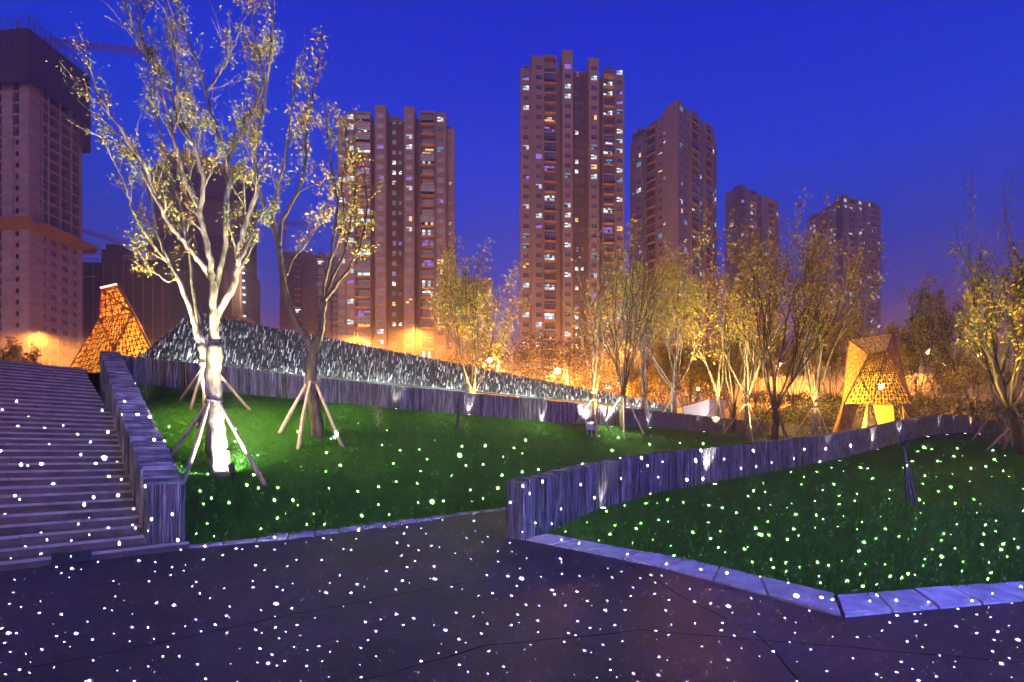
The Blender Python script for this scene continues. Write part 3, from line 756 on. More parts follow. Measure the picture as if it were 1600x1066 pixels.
tower("apartment_tower", x, y, R(19), 8, z, [('W', 3.0, 0, 1.5), ('B', 4.8, .6, 0), ('P', 1.5, -1.8, -2), ('W', 3.0, .6, .5), ('R', 3.0, -1, -1), ('W', 2.6, .6, .5), ('B', 4.6, .6, 0), ('W', 3.6, 0, 0)],
      [('P', 3.4, 0, 1), ('S', 2.2, -.2, 0), ('W', 2.6, -.6, -1), ('B', 4.6, .2, -2), ('P', 2, -.8, -3), ('W', 2.8, -.2, -4), ('W', 2.8, -1, -6)],
      "farthest right apartment tower, rising behind the perforated shelter", M['wall_grey'], lit=.2, seed=17, singles=200)
x, y, z = place_tower(437, 250, 393)
tower("unfinished_tower", x, y, R(4), 8, z, [('W', 3.2, 0, 0), ('W', 3.2, -.5, 0), ('B', 4, .2, 0), ('R', 3.6, -1, -.5), ('W', 3.2, .4, -1.5), ('B', 4, .2, -1.5), ('W', 3.4, 0, -1.5), ('W', 3.4, -.6, -2)], None,
      "dull unlit tower block seen between the two big trees", M['wall_dark'], lit=0, seed=19, singles=120, group="unlit towers under construction")
x, y, z = place_tower(702, 300, 432)
tower("apartment_tower", x, y, R(2), 8, z, [('W', 3.4, 0, 0), ('B', 4, .2, 0), ('W', 3.4, 0, 0), ('R', 4, -1, 0), ('W', 3.4, 0, -1), ('B', 4, .2, -1), ('W', 3, 0, -1)], None,
      "low distant apartment block behind the small golden tree", M['wall_pink'], lit=.22, seed=23, singles=120)

# tower under construction at the left edge, wrapped in netting at its top
def shell_tower():
    cx, cy_, = at(45, 0, 134).x, 134.0; zb = 7; H = 115-zb
    t = thing("construction_tower", (cx, cy_, zb), "huge raw concrete tower under construction at the left edge, its top wrapped in dark netting", 'tower', rz=R(84))
    w = MB(); cols_f = [(0, 1.0), (3.1, .55), (4.9, .5), (8.1, .5), (11.3, .5), (13.9, .9)]   # front = the receding right face
    Hn = H-16
    w.box(1.5, 13.6, 3.0, 21, 0, H-2, 1)  # near-black core stands for the shade inside the open floors
    for i, (s, ww) in enumerate(cols_f): w.box(s, s+ww, -.15, 2.9, 0, Hn, 0)
    nfl = int(Hn/3.0)
    for k in range(nfl+1): w.box(.05, 14.75, -.08+.003, 2.8, k*3.0-.35, k*3.0+.12, 0)
    # left face: columns, floors and a blank shaft
    for s, ww in ((0.02, 2.4), (4.6, 3.2), (9.2, .7), (12, .6), (15, .6), (18, 3)): w.box(-.15, 2.9, s, s+ww, 0, Hn-.02, 0)
    for k in range(nfl+1): w.box(-.08, 2.8, .05, 21, k*3.0-.35, k*3.0+.12, 0)
    w.build("frame", [M['concrete_raw'], M['dark']], t)
    gl = MB()
    ledge_z = 61-zb
    cells = [(1.0, 3.1), (3.65, 4.9), (5.4, 8.1), (8.6, 11.3), (11.8, 13.9)]
    for k in range(nfl):
        z = k*3.0+.12
        infill = z < ledge_z
        for ci, (a, b) in enumerate(cells):
            if infill:   # masonry infill round a window opening with frame
                pn = MB(); c = (a+b)/2; ww = min(1.9, (b-a)*.62)
                for (x0, x1, z0, z1) in ((a, b, 0, .75), (a, b, 2.25, 2.53), (a, c-ww/2, .752, 2.248), (c+ww/2, b, .752, 2.248)): pn.box(x0, x1, .1, .35, z+z0, z+z1, 0)
                for v in pn.v: gl.v.append(v)
                b0 = len(gl.v)-len(pn.v)
                for f in pn.f: gl.f.append(tuple(q+b0 for q in f)); gl.m.append(0)
                link("window", window_mesh(ww, 1.5, 'dark'), t, (c, .22, z+.75))
    for k in range(nfl):
        z = k*3.0+.12
        for (a, b) in ((2.42, 4.6), (7.8, 9.2), (9.9, 12), (12.6, 15)):
            if (a+b) < 9 and z < H-30:
                c = (a+b)/2; o_ = .55
                for (y0, y1, z0, z1) in ((a, b, 0, .8), (a, b, 2.1, 2.53), (a, c-o_, .802, 2.098), (c+o_, b, .802, 2.098)):
                    b0 = len(gl.v); q = MB(); q.box(.1, .35, y0, y1, z+z0, z+z1); gl.v += q.v; gl.f += [tuple(i+b0 for i in f) for f in q.f]; gl.m += [0]*6
    gl.build("infill_wall", M['concrete_raw'], t, kind='stuff')
    nt_ = MB()   # netting wrapped round a scaffold, with ribs and a hanging skirt at the far corner
    zt0 = Hn-1.0
    nt_.box(-1.6, 15.6, -1.7, -1.6, zt0, H-3.2); nt_.box(-1.7, -1.6, -1.6, 22, zt0, H-3.2); nt_.box(13.2, 15.8, -1.85, -1.72, zt0-8.5, zt0+4)
    nt_.box(15.6, 15.75, -1.6, 12, zt0-8.5, H-3.2); nt_.box(-1.5, 15.5, -1.5, 20, H-3.6, H-3.3)
    for i in range(13):
        xx = -1.6+i*1.4; nt_.box(xx, xx+.09, -1.9, -1.86, zt0, H); nt_.box(-1.9, -1.86, xx+.2, xx+.29, zt0, H)
    for k in range(9):
        zz = zt0+1.5+k*2.1; nt_.box(-1.6, 15.6, -1.95, -1.91, zz, zz+.07)
    nt_.build("netting", M['netting'], t)
    tr = MB()
    for i in range(25):
        xx = -1.6+i*.7
        tr.box(xx, xx+.06, -1.75, -1.69, H-3.2, H+.2)
    for zz in (H-2.2, H-1.2, H+.1): tr.box(-1.7, 15.6, -1.68, -1.62, zz, zz+.08); tr.box(-1.68, -1.62, -1.6, 21, zz, zz+.08)
    tr.build("guard_frame", M['steel'], t)
    lg = MB(); dd = 3.4
    for (x0, x1, y0, y1) in ((-.0, 17.5, -dd, -.16), (-dd, -.16, -dd, 21)):
        n = 34
        for i in range(n):
            if x1-x0 > 10: a, b = x0+(x1-x0)*i/n, x0+(x1-x0)*(i+.8)/n; lg.hexa([(a, -.16, ledge_z-.5), (b, -.16, ledge_z-.5), (b, -dd, ledge_z+1.2), (a, -dd, ledge_z+1.2), (a, -.16, ledge_z-.35), (b, -.16, ledge_z-.35), (b, -dd, ledge_z+1.35), (a, -dd, ledge_z+1.35)])
            else: a, b = y0+(y1-y0)*i/n, y0+(y1-y0)*(i+.8)/n; lg.hexa([(-.16, a, ledge_z-.5), (-.16, b, ledge_z-.5), (-dd, b, ledge_z+1.2), (-dd, a, ledge_z+1.2), (-.16, a, ledge_z-.35), (-.16, b, ledge_z-.35), (-dd, b, ledge_z+1.35), (-dd, a, ledge_z+1.35)])
    lg.hexa([(14.7, -dd, ledge_z-1), (18.8, -dd, ledge_z+.4), (18.8, 8, ledge_z+.4), (14.7, 8, ledge_z-1), (14.7, -dd, ledge_z-.85), (18.8, -dd, ledge_z+.55), (18.8, 8, ledge_z+.55), (14.7, 8, ledge_z-.85)])
    lg.hexa([(14.7, -2, ledge_z-8), (17.6, -2, ledge_z-7), (17.6, 6, ledge_z-7), (14.7, 6, ledge_z-8), (14.7, -2, ledge_z-7.8), (17.6, -2, ledge_z-6.8), (17.6, 6, ledge_z-6.8), (14.7, 6, ledge_z-7.8)])
    lg.build("catch_platform", M['amber_scaffold'], t)
shell_tower()
# wrapped block right of it
p = at(128, 395, 165)
wb = thing("wrapped_block", (p.x, p.y, 7), "low block wrapped in brown netting behind the glowing shelter at the left", 'building', rz=R(6))
m = MB(); Hh = p.z-7; m.box(0, 27, 0, 16, 0, Hh-3); m.box(5.5, 12, .5, 12, Hh-3.01, Hh+1.5); m.box(6.5, 11, 1, 10, Hh+1.49, Hh+3.5); m.box(12, 26, 1, 15, Hh-3.01, Hh-1.2); m.build("netting", M['netting'], wb)
m = MB()
for i in range(20):
    xx = 12+i*.75; zz = Hh-1.0-.05*i; m.box(xx, xx+.08, .9, .98, Hh-1.5, zz+1.2)
m.box(12, 27, .85, .95, Hh-.2, Hh-.05); m.box(0, 5, .8, .9, Hh-1.6, Hh-1.45)
for i in range(5): m.box(i*1.1, i*1.1+.09, .8, .9, Hh-3, Hh-1.5)
for i in range(9): m.box(i*3.0+.4, i*3.0+.52, -.12, -.04, 0, Hh-3)
for i in range(10): m.box(0, 27, -.11, -.05, 3+i*3.6, 3.1+i*3.6)
m.build("scaffold", M['concrete_raw'], wb)
# dark unfinished tower behind the big tree with a column of work lights
p = at(236, 243, 200)
dk = thing("unfinished_tower", (p.x, p.y, 7), "dark unfinished tower behind the pale tree with a column of work lights", 'tower', "unlit towers under construction", rz=R(4))
Hh = p.z-7; m = MB(); m.box(0, 34, 0, 18, 0, Hh*.62); m.box(1, 33, .8, 17, Hh*.62-.01, Hh-2); m.box(4, 20, 1, 14, Hh-2.01, Hh+2)
for i in range(12): m.box(.4+i*3, .9+i*3, -.35, -.0, 0, Hh*.6)
for i in range(20): m.box(0, 34, -.28, -.02, i*3+1, i*3+1.3)
m.build("shell", M['wall_dark'], dk)
m = MB(); 
for (x0, x1, z0, z1) in ((-.8, 35, Hh*.6, Hh*.72), (-.8, 35, Hh*.86, Hh*.95)): m.box(x0, x1, -1.2, -1.1, z0, z1); m.box(35, 35.1, -1.2, 12, z0, z1)
m.build("netting", M['netting'], dk)
m = MB(); zl = at(0, 497, 200).z-7; m.hexa([(34, -2, zl), (40, -2, zl-1.2), (40, 8, zl-1.2), (34, 8, zl), (34, -2, zl+1.6), (40, -2, zl-1), (40, 8, zl-1), (34, 8, zl+1.6)]); m.box(20, 34, -2.2, 0, zl-.3, zl); m.build("catch_platform", M['amber_scaffold'], dk)
for i, py in enumerate((414, 424, 436, 447, 458, 470, 492)):
    q = at(375+i*.4, py, 199) - Vector((p.x, p.y, 7)); c = Matrix.Rotation(-R(4), 3, 'Z') @ q
    m = MB(); m.tube([Vector((c.x, -1.0, c.z-.1)), Vector((c.x, -1.0, c.z+.35))], .55, 8); m.build("work_light", M['lamp_sodium'] if False else M['lit_bright'], dk)
    point("work_light_glow", (p.x+c.x, p.y-1.9+c.x*.07, 7+c.z), 900, (1, .72, .5), .3)

# tower cranes
def crane(name, label, base, mast_h, jib_a, jib_b, hgt=1.6):
    """mast at base, jib from a to b (world points)"""
    t = thing(name, base, label, 'crane', "tower cranes over the building sites"); m = MB(); b = Vector(base)
    def lattice(p, q, wv, up, n, r):
        m.tube([p-wv, q-wv], r, 4); m.tube([p+wv, q+wv], r, 4); m.tube([p+up, q+up], r, 4)
        for i in range(n):
            a = p.lerp(q, i/n); c = p.lerp(q, (i+.5)/n); d = p.lerp(q, (i+1)/n)
            for s_ in (-1, 1): m.tube([a+wv*s_, c+up], r*.7, 4, cap=False); m.tube([c+up, d+wv*s_], r*.7, 4, cap=False)
    jd = (jib_b-jib_a).normalized(); sd = jd.cross(Vector((0, 0, 1))).normalized()*.7
    lattice(jib_a-b, jib_b-b, sd, Vector((0, 0, hgt)), 22, .11); m.build("jib", M['crane'], t)
    m = MB(); top = Vector((0, 0, mast_h)); lattice(Vector((0, 0, 0)), top, Vector((.7, 0, 0)), Vector((0, .9, 0)), 24, .12); m.build("mast", M['crane'], t)
    m = MB(); apex = top+Vector((0, 0, 6)); m.tube([top, apex], .2, 4); m.tube([apex, (jib_b-b).lerp(jib_a-b, .3)+Vector((0, 0, hgt))], .05, 3); m.tube([apex, jib_a-b], .05, 3); m.build("stay", M['crane'], t)
    m = MB(); m.box(-1, 1, -1, 1, mast_h-3, mast_h-.9); m.build("cab", M['white'], t)
ja, jb = at(10, 62, 150), at(224, 84, 150)
bq = at(28, 0, 150); crane("tower_crane", "long crane jib reaching right from behind the netting-wrapped tower top", (bq.x, bq.y, 7), at(0, 66, 150).z-7, ja, jb)
ja, jb = at(95, 352, 190), at(262, 404, 190)
bq = at(236, 0, 190); crane("tower_crane", "low crane with sloping jib over the brown wrapped block", (bq.x, bq.y, 7), at(0, 396, 190).z-7, ja, jb, 1.2)
ja, jb = at(425, 350, 260), at(482, 352, 260)
bq = at(445, 0, 260); crane("tower_crane", "small red crane above the unlit block between the big trees", (bq.x, bq.y, 7), at(0, 351, 260).z-7, ja, jb, 1.5)

# ------------------------------------------------------------------ perforated steel shelters
def perforate(m, a, b, c, d, nu, nv, jit=.10, hole=.60, rd=random.Random(3), solid=None, mi=0):
    """quad a-b-c-d (a,b bottom; d,c top) split into jittered triangles, each cut by a triangular hole"""
    g = []
    for j in range(nv+1):
        row = []
        for i in range(nu+1):
            u, v = i/nu, j/nv
            if 0 < i < nu: u += rd.uniform(-jit, jit)/nu
            if 0 < j < nv: v += rd.uniform(-jit, jit)/nv
            row.append(a.lerp(b, u).lerp(d.lerp(c, u), v))
        g.append(row)
    for j in range(nv):
        for i in range(nu):
            q = (g[j][i], g[j][i+1], g[j+1][i+1], g[j+1][i])
            tris = ((q[0], q[1], q[2]), (q[0], q[2], q[3])) if (i+j) % 2 else ((q[0], q[1], q[3]), (q[1], q[2], q[3]))
            for t_ in tris:
                ce = (t_[0]+t_[1]+t_[2])/3
                if solid and solid(ce): m.tri(*t_, mi); continue
                h = hole*rd.uniform(.82, 1.12); inn = [ce.lerp(p, h) for p in t_]
                for k in range(3): m.quad(t_[k], t_[(k+1) % 3], inn[(k+1) % 3], inn[k], mi)
def panel(parent, quads, name, material, nu, nv, base, thick=.03, **kw):
    m = MB()
    for q in quads: perforate(m, *[p-base for p in q], nu, nv, **kw)
    o = m.build(name, material, parent); md = o.modifiers.new("thickness", 'SOLIDIFY'); md.thickness = thick; md.offset = 0; return o
def bars(parent, pairs, base, r=.07, name="edge_bar", material=None):
    for a, b in pairs:
        m = MB(); m.tube([a-base, b-base], r, 4); m.build(name, material or M['corten'], parent)

zg = 3.2
A_, B2_, C_, D_ = at(1327, 531, 34.5), at(1395, 521, 36.0), at(1357.5, 554, 32.5), at(1386, 548, 33)
F_, E_ = at(1319, 632, 31.6), at(1424, 632, 32.2); FB, EB = at(1316, 632, 36.5), at(1424, 632, 37.5)
Ff, Fi = at(1309, 676, 31.2), at(1329, 672, 31.4); Ef, Ei = at(1446, 664, 32.0), at(1425, 664, 32.0); Gb = at(1302, 676, 36.2); Hb = at(1446, 664, 38)
base = Vector((A_.x, 33, zg))
sh = thing("perforated_shelter", base, "gold lit four legged shelter of triangle-perforated rusty steel on the right hill", 'shelter', "perforated steel shelters")
low = lambda zz: (lambda c: c.z < zz-base.z)
panel(sh, [(F_, E_, D_, C_)], "front_panel", M['corten_shaded'], 18, 14, base, hole=.76)
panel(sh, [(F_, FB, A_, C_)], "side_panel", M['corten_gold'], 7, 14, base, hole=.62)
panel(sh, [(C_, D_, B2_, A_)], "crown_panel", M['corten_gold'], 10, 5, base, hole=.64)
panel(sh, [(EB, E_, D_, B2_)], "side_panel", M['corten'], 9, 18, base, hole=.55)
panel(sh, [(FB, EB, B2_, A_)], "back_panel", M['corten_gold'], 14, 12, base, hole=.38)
def leg(parent, pts, base, material, thick=.06, name="leg"):
    m = MB(); ps = [p-base for p in pts]; m.v += [tuple(p) for p in ps]; m.f.append(tuple(range(len(ps)))); m.m.append(0)
    o = m.build(name, material, parent); md = o.modifiers.new("thickness", 'SOLIDIFY'); md.thickness = thick; md.offset = 0
leg(sh, [F_, Ff, Fi, at(1341, 632, 31.7)], base, M['corten']); leg(sh, [at(1408, 632, 32.1), Ei, Ef, E_], base, M['corten'])
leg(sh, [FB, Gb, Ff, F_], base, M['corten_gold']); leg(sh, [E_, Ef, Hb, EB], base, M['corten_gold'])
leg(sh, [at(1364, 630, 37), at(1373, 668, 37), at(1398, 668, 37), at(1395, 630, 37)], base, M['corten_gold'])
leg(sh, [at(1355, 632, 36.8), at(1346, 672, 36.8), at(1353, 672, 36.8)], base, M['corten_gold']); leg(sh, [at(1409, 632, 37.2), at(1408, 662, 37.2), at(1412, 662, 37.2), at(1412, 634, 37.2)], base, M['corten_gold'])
bars(sh, [(A_, B2_), (A_, C_), (C_, D_), (B2_, D_), (C_, F_), (D_, E_), (B2_, EB), (A_, FB), (F_, Ff), (E_, Ef), (F_, E_), (FB, Gb), (EB, Hb), (FB, EB)], base, .05)
bars(sh, [(D_.lerp(C_, .05), F_.lerp(E_, .42)), (C_.lerp(F_, .38), D_.lerp(E_, .36)), (C_.lerp(F_, .40), F_.lerp(E_, .45))], base, .035, "brace")
def shelter_lamp(loc, power, col=(1.0, .60, .14)):
    t = thing("floodlight", loc, "", 'light'); del t["label"]; return t
ll = at(1377, 604, 34.4)
m = MB(); m.tube([ll-base+Vector((0, 0, -.15)), ll-base+Vector((0, 0, .15))], .16, 8); m.build("lamp", M['lamp_sodium'], sh)
point("shelter_glow", (ll.x, ll.y, ll.z), 15000, (1.0, .56, .12), .16); point("shelter_glow", (ll.x-.6, ll.y+.6, zg+.5), 5000, (1.0, .58, .10), .3)
spot("shelter_flood", (base.x-5.0, 34.6, zg+.5), (base.x+.4, 33.6, 7.6), 5000, (1.0, .62, .2), 60, .8, .2)

# left shelter, its foot hidden by the stair crest
YL = 27.5; zl_ = 4.42
TL, TR_, NL, NR = at(158, 452, YL), at(184, 446, YL+.3), at(155, 498, YL), at(207, 489, YL+.3)
BL, BR = at(76, 633, YL-1.2), at(258, 590, YL-.6); TLb, TRb = at(163, 456, YL+3), at(187, 449, YL+2.6); NLb, NRb = at(160, 500, YL+4), at(214, 495, YL+4); BLb, BRb = at(96, 620, YL+5), at(262, 596, YL+5)
base = Vector((NL.x, YL, zl_))
sl_ = thing("perforated_shelter", base, "red orange glowing bottle shaped shelter of perforated steel behind the stair top", 'shelter', "perforated steel shelters")
panel(sl_, [(BL, BR, NR, NL)], "front_panel", M['corten_shaded'], 20, 15, base, hole=.78)
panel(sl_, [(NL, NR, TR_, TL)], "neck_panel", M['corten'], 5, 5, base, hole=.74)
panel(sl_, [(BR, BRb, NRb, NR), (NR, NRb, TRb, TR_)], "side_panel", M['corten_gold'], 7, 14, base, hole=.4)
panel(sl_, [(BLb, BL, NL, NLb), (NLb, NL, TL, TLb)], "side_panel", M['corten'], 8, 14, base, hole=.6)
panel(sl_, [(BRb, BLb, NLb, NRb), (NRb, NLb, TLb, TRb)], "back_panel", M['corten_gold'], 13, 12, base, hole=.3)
bars(sl_, [(TL, TR_), (NL, TL), (NR, TR_), (NL, BL), (NR, BR), (TR_, TRb), (TL, TLb), (NR, BL.lerp(BR, .35)), (NL, NR), (NL, BL.lerp(BR, .7)), (TL, NR)], base, .05)
m = MB(); m.tube([TL-base+Vector((0, -.06, .05)), TR_-base+Vector((0, -.06, .05))], .05, 6); m.build("top_light", emis('pink_strip', (1, .45, .32), 3), sl_)
ctr = base+Vector((.3, 1.6, 0))
point("shelter_glow", (ctr.x, ctr.y, 6.0), 3200, (1.0, .50, .10), .2); point("shelter_glow", (ctr.x+.3, ctr.y+.4, 9.0), 1500, (1.0, .22, .04), .2)

# ------------------------------------------------------------------ street lamps
def street_lamp(px, py, Y, label, power, col=(1.0, .50, .11), arm=1.2, r=.36, group="sodium street lamps on the far road"):
    p = at(px, py, Y); gz = land(p.x, p.y) if Y > 20 else 0
    t = thing("street_lamp", (p.x+arm, p.y, gz), label, 'street lamp', group)
    h = p.z-gz
    m = MB(); m.tube([Vector((0, 0, -.3)), Vector((0, 0, h*.5)), Vector((0, 0, h+.1))], [.12, .09, .06], 8); m.build("pole", M['steel'], t)
    m = MB(); m.tube([Vector((0, 0, h+.1)), Vector((-arm*.5, 0, h+.32)), Vector((-arm, 0, h+.3))], .045, 6); m.build("arm", M['steel'], t)
    m = MB(); m.box(-arm-.35, -arm+.3, -.16, .16, h+.2, h+.34); m.build("hood", M['steel'], t)
    m = MB(); m.tube([Vector((-arm-r*.8, 0, h)), Vector((-arm, 0, h)), Vector((-arm+r*.8, 0, h))], [r*.6, r, r*.6], 10); m.build("lamp", M['lamp_sodium'], t)
    if "hidden" in label or "behind the foot" in label or "low behind" in label:
        q = (p.x, p.y, p.z+9); spot("street_glow", q, (p.x, p.y+1, 0), power*34, (1, .33, .04), 168, .6, .6)
    else:
        k_ = 44 if power > 8000 else 22
        point("street_glow", (p.x, p.y-.0, p.z-.02), power*k_*.16, (1, .42, .07), r*1.05)
        spot("street_glow", (p.x, p.y-.0, p.z-.03), (p.x, p.y-.01, p.z-5), power*k_, (1, .36, .05), 172, .3, r*1.05)
for a in ((765, 563, 70, "sodium street lamp shining beside the small golden tree", 9000),
          (871, 580, 62, "sodium street lamp flaring just above the sloping slate wall", 9000),
          (1028, 567, 75, "street lamp glowing left of the pale gold tree", 3500),
          (1190, 546, 80, "upper street lamp glowing through the dark forked trees", 3000),
          (1201, 573, 72, "brightest street lamp between the dark forked trees", 4500),
          (1219, 570, 90, "dim street lamp behind the biggest dark tree", 1500),
          (1342, 547, 85, "street lamp seen through the left panel of the gold shelter", 2500),
          (1393, 572, 70, "bright street lamp at the right shoulder of the gold shelter", 6000),
          (1450, 550, 80, "street lamp beside the narrow poplar", 3500),
          (1478, 568, 82, "low street lamp right of the narrow poplar", 2500),
          (1530, 555, 80, "street lamp above the round bushy tree near the right edge", 3500),
          (650, 590, 95, "street lamp hidden behind the foot of the broad tower", 9000),
          (560, 600, 95, "street lamp low behind the relief wall under the broad tower", 9000),
          (330, 600, 100, "street lamp hidden behind the peak of the relief wall", 9000),
          (60, 600, 90, "street lamp hidden behind the stair top at the left", 9000),
          (180, 600, 100, "street lamp hidden behind the left shelter", 8000),
          (980, 600, 110, "street lamp hidden behind the pale gold trees", 9000)):
    street_lamp(*a)
street_lamp(1091, 608, 56, "small white park lamp beyond the white wedge", 400, (1, .85, .6), arm=-.9, r=.16, group="park lamps")
# flood glow at the towers' feet, from the lit streets round them
for px, Y in ((610, 138), (890, 142), (1060, 150), (1200, 205), (1320, 225), (480, 225), (300, 180), (30, 120), (735, 260)):
    p = at(px, 600, Y); spot("street_glow", (p.x, p.y-6, 9), (p.x, p.y+12, 34), 88000 if px > 100 else 22000, (1.0, .34, .07), 92, .8, .5)

# elevated road parapet behind the hedge, right side
p0, p1, p2 = at(1270, 598, 74), at(1600, 592, 66), at(1150, 600, 90)
par = thing("road_parapet", (p0.x, p0.y, 8), "brown concrete parapet of the raised road behind the dark hedge at the right", 'wall')
m = MB(); O = Vector((p0.x, p0.y, 8))
for a, b in ((p0, at(1900, 588, 60)), (p2, p0)):
    n = 14
    for i in range(n):
        q, r_ = a.lerp(b, (i+.01)/n)-O, a.lerp(b, (i+.99)/n)-O
        m = MB(); m.hexa([q+Vector((0, 0, -4)), r_+Vector((0, 0, -4)), r_+Vector((0, .4, -4)), q+Vector((0, .4, -4)), q+Vector((0, 0, 1)), r_+Vector((0, 0, 1)), r_+Vector((0, .4, 1)), q+Vector((0, .4, 1))]); m.build("panel", M['parapet'], par)
# white wedge wall
p = at(1068, 636, 40); wd = thing("white_wedge", p, "low white wedge shaped wall end beyond the lit trees", 'wall')
q = [at(1068, 636, 40)-p, at(1108, 635, 39)-p, at(1108, 624, 39)-p, at(1132, 637, 42)-p, at(1134, 627, 42)-p]
m = MB(); m.hexa([q[0]-Vector((0, 0, 1)), q[1]-Vector((0, 0, 1)), q[3]-Vector((0, 0, 1)), q[0]+Vector((.5, 1.5, -1)), q[0], q[2], q[4], q[0]+Vector((.5, 1.5, .1))]); m.build("face", M['white'], wd)
spot("wedge_light", tuple(p+Vector((1, -3, -.8))), tuple(p+Vector((1.5, 0, 0))), 220, (1, .7, .65), 90, .8, .1)

# ------------------------------------------------------------------ haze: misty city air lit by the lamps
hm = bpy.data.materials.new('haze'); hm.use_nodes = True; n_ = hm.node_tree.nodes; n_.clear()
ho = n_.new("ShaderNodeOutputMaterial"); hv = n_.new("ShaderNodeVolumePrincipled"); hm.node_tree.links.new(hv.outputs[0], ho.inputs["Volume"])
hv.inputs["Color"].default_value = (.92, .88, .86, 1); hv.inputs["Density"].default_value = .00125; hv.inputs["Anisotropy"].default_value = .66
m = MB(); m.box(-330, 330, -30, 345, -1.7, 150)
hz = m.build("haze", hm, kind='stuff'); hz["label"] = "thin mist of city air glowing orange near the lamps"

# ------------------------------------------------------------------ trees
UP = Vector((0, 0, 1))
def rvec(rd): return Vector((rd.gauss(0, 1), rd.gauss(0, 1), rd.gauss(0, 1)))
def smooth_line(pts, n=4):
    o = []
    P = [pts[0]*2-pts[1]] + pts + [pts[-1]*2-pts[-2]]
    for i in range(1, len(P)-2):
        for k in range(n):
            t = k/n; a, b, c, d = P[i-1], P[i], P[i+1], P[i+2]
            o.append(.5*((2*b)+(c-a)*t+(2*a-5*b+4*c-d)*t*t+(3*b-a-3*c+d)*t**3))
    o.append(pts[-1]); return o
class Tree:
    def __init__(s, seed): s.rd = random.Random(seed); s.wood = MB(); s.fine = MB(); s.leaf = MB(); s.twigs = []
    def branch(s, start, d, length, r, level, maxl, up=.10, wob=.10, kids=(3, 5), ang=(22, 42), rmin=.006, start_t=.25, ratio=(.5, .75)):
        rd = s.rd; n = max(3, min(12, int(length/.3))); pts = [start]; d = d.normalized(); ds = [d]
        for i in range(n):
            d = (d + rvec(rd)*wob + UP*up*(.3+.7*i/n)).normalized(); pts.append(pts[-1]+d*length/n); ds.append(d)
        rads = [max(rmin, lerp(r, r*.38, i/n)) for i in range(n+1)]
        (s.wood if level <= 1 else s.fine).tube(pts, rads, 8 if level <= 1 else (5 if level == 2 else 3), cap=(level <= 1))
        s.sprout(pts, ds, rads, length, level, maxl, up, wob, kids, ang, rmin, start_t, ratio)
    def sprout(s, pts, ds, rads, length, level, maxl, up, wob, kids, ang, rmin, start_t, ratio):
        rd = s.rd; n = len(pts)-1
        if level >= maxl: s.twigs.append(pts); return
        if level == maxl-1: s.twigs.append(pts[n//2:])
        for k in range(rd.randint(*kids)):
            t = lerp(start_t, 1, (k+rd.random())/kids[1]) if k else 1.0; t = min(t, 1)
            i = min(n, max(1, int(t*n))); a = R(rd.uniform(*ang)) * (.6 if not k else 1)
            ax = ds[i].cross(rvec(rd)).normalized(); nd = Matrix.Rotation(a, 3, ax) @ ds[i]
            if nd.z < -.1: nd.z = abs(nd.z)*.3
            s.branch(pts[i], nd, length*rd.uniform(*ratio)*(1.0-.25*t), rads[i]*rd.uniform(.55, .8), level+1, maxl, up, wob, kids, ang, rmin, .2, ratio)
    def limb(s, pts, r0, r1, n=4, **kw):
        P = smooth_line(pts, n); rd = s.rd
        P = [P[0]] + [p+rvec(rd)*.012 for p in P[1:]]
        ln = sum((b-a).length for a, b in zip(P, P[1:])); rads = [lerp(r0, r1, (i/(len(P)-1))**.8)*(1+rd.uniform(-.06, .06)) for i in range(len(P))]
        s.wood.tube(P, rads, 9); ds = [(P[min(i+1, len(P)-1)]-P[max(i-1, 0)]).normalized() for i in range(len(P))]
        return P, ds, rads, ln
    def leaves(s, per, size, spread, weights=(1,), clump=.5, fold=True, skip=0):
        rd = s.rd
        for tw in s.twigs:
            if rd.random() < skip: continue
            k = int(per*rd.uniform(.3, 1.7)) if rd.random() > clump*.3 else int(per*.15)
            mi = rd.choices(range(len(weights)), weights)[0]
            for _ in range(k):
                t = rd.random()**.7*(len(tw)-1); i = min(int(t), len(tw)-2); p = tw[i].lerp(tw[i+1], t-i) + rvec(rd)*spread
                a = rvec(rd).normalized(); a.z -= .3; a.normalize(); b = a.cross(rvec(rd)).normalized(); z = size*rd.uniform(.6, 1.35)
                mm = mi if rd.random() < .75 else rd.randrange(len(weights)); nn = a.cross(b)*z*.12
                s.leaf.quad(p, p+a*z*.5+b*z*.27+nn, p+a*z, p+a*z*.5-b*z*.27+nn, mm)
    def finish(s, name, base, label, group, bark, leafm, cat='tree'):
        t = thing(name, base, label, cat, group)
        for mb, nm in ((s.wood, "trunk"), (s.fine, "branches"), (s.leaf, "crown")):
            if not mb.v: continue
            b = Vector(base); mb.v = [(v[0]-b.x, v[1]-b.y, v[2]-b.z) for v in mb.v]
            o = mb.build(nm, bark if nm != "crown" else leafm, t, smooth=(nm != "crown"))
            if nm != "trunk": o["kind"] = "stuff"
        return t

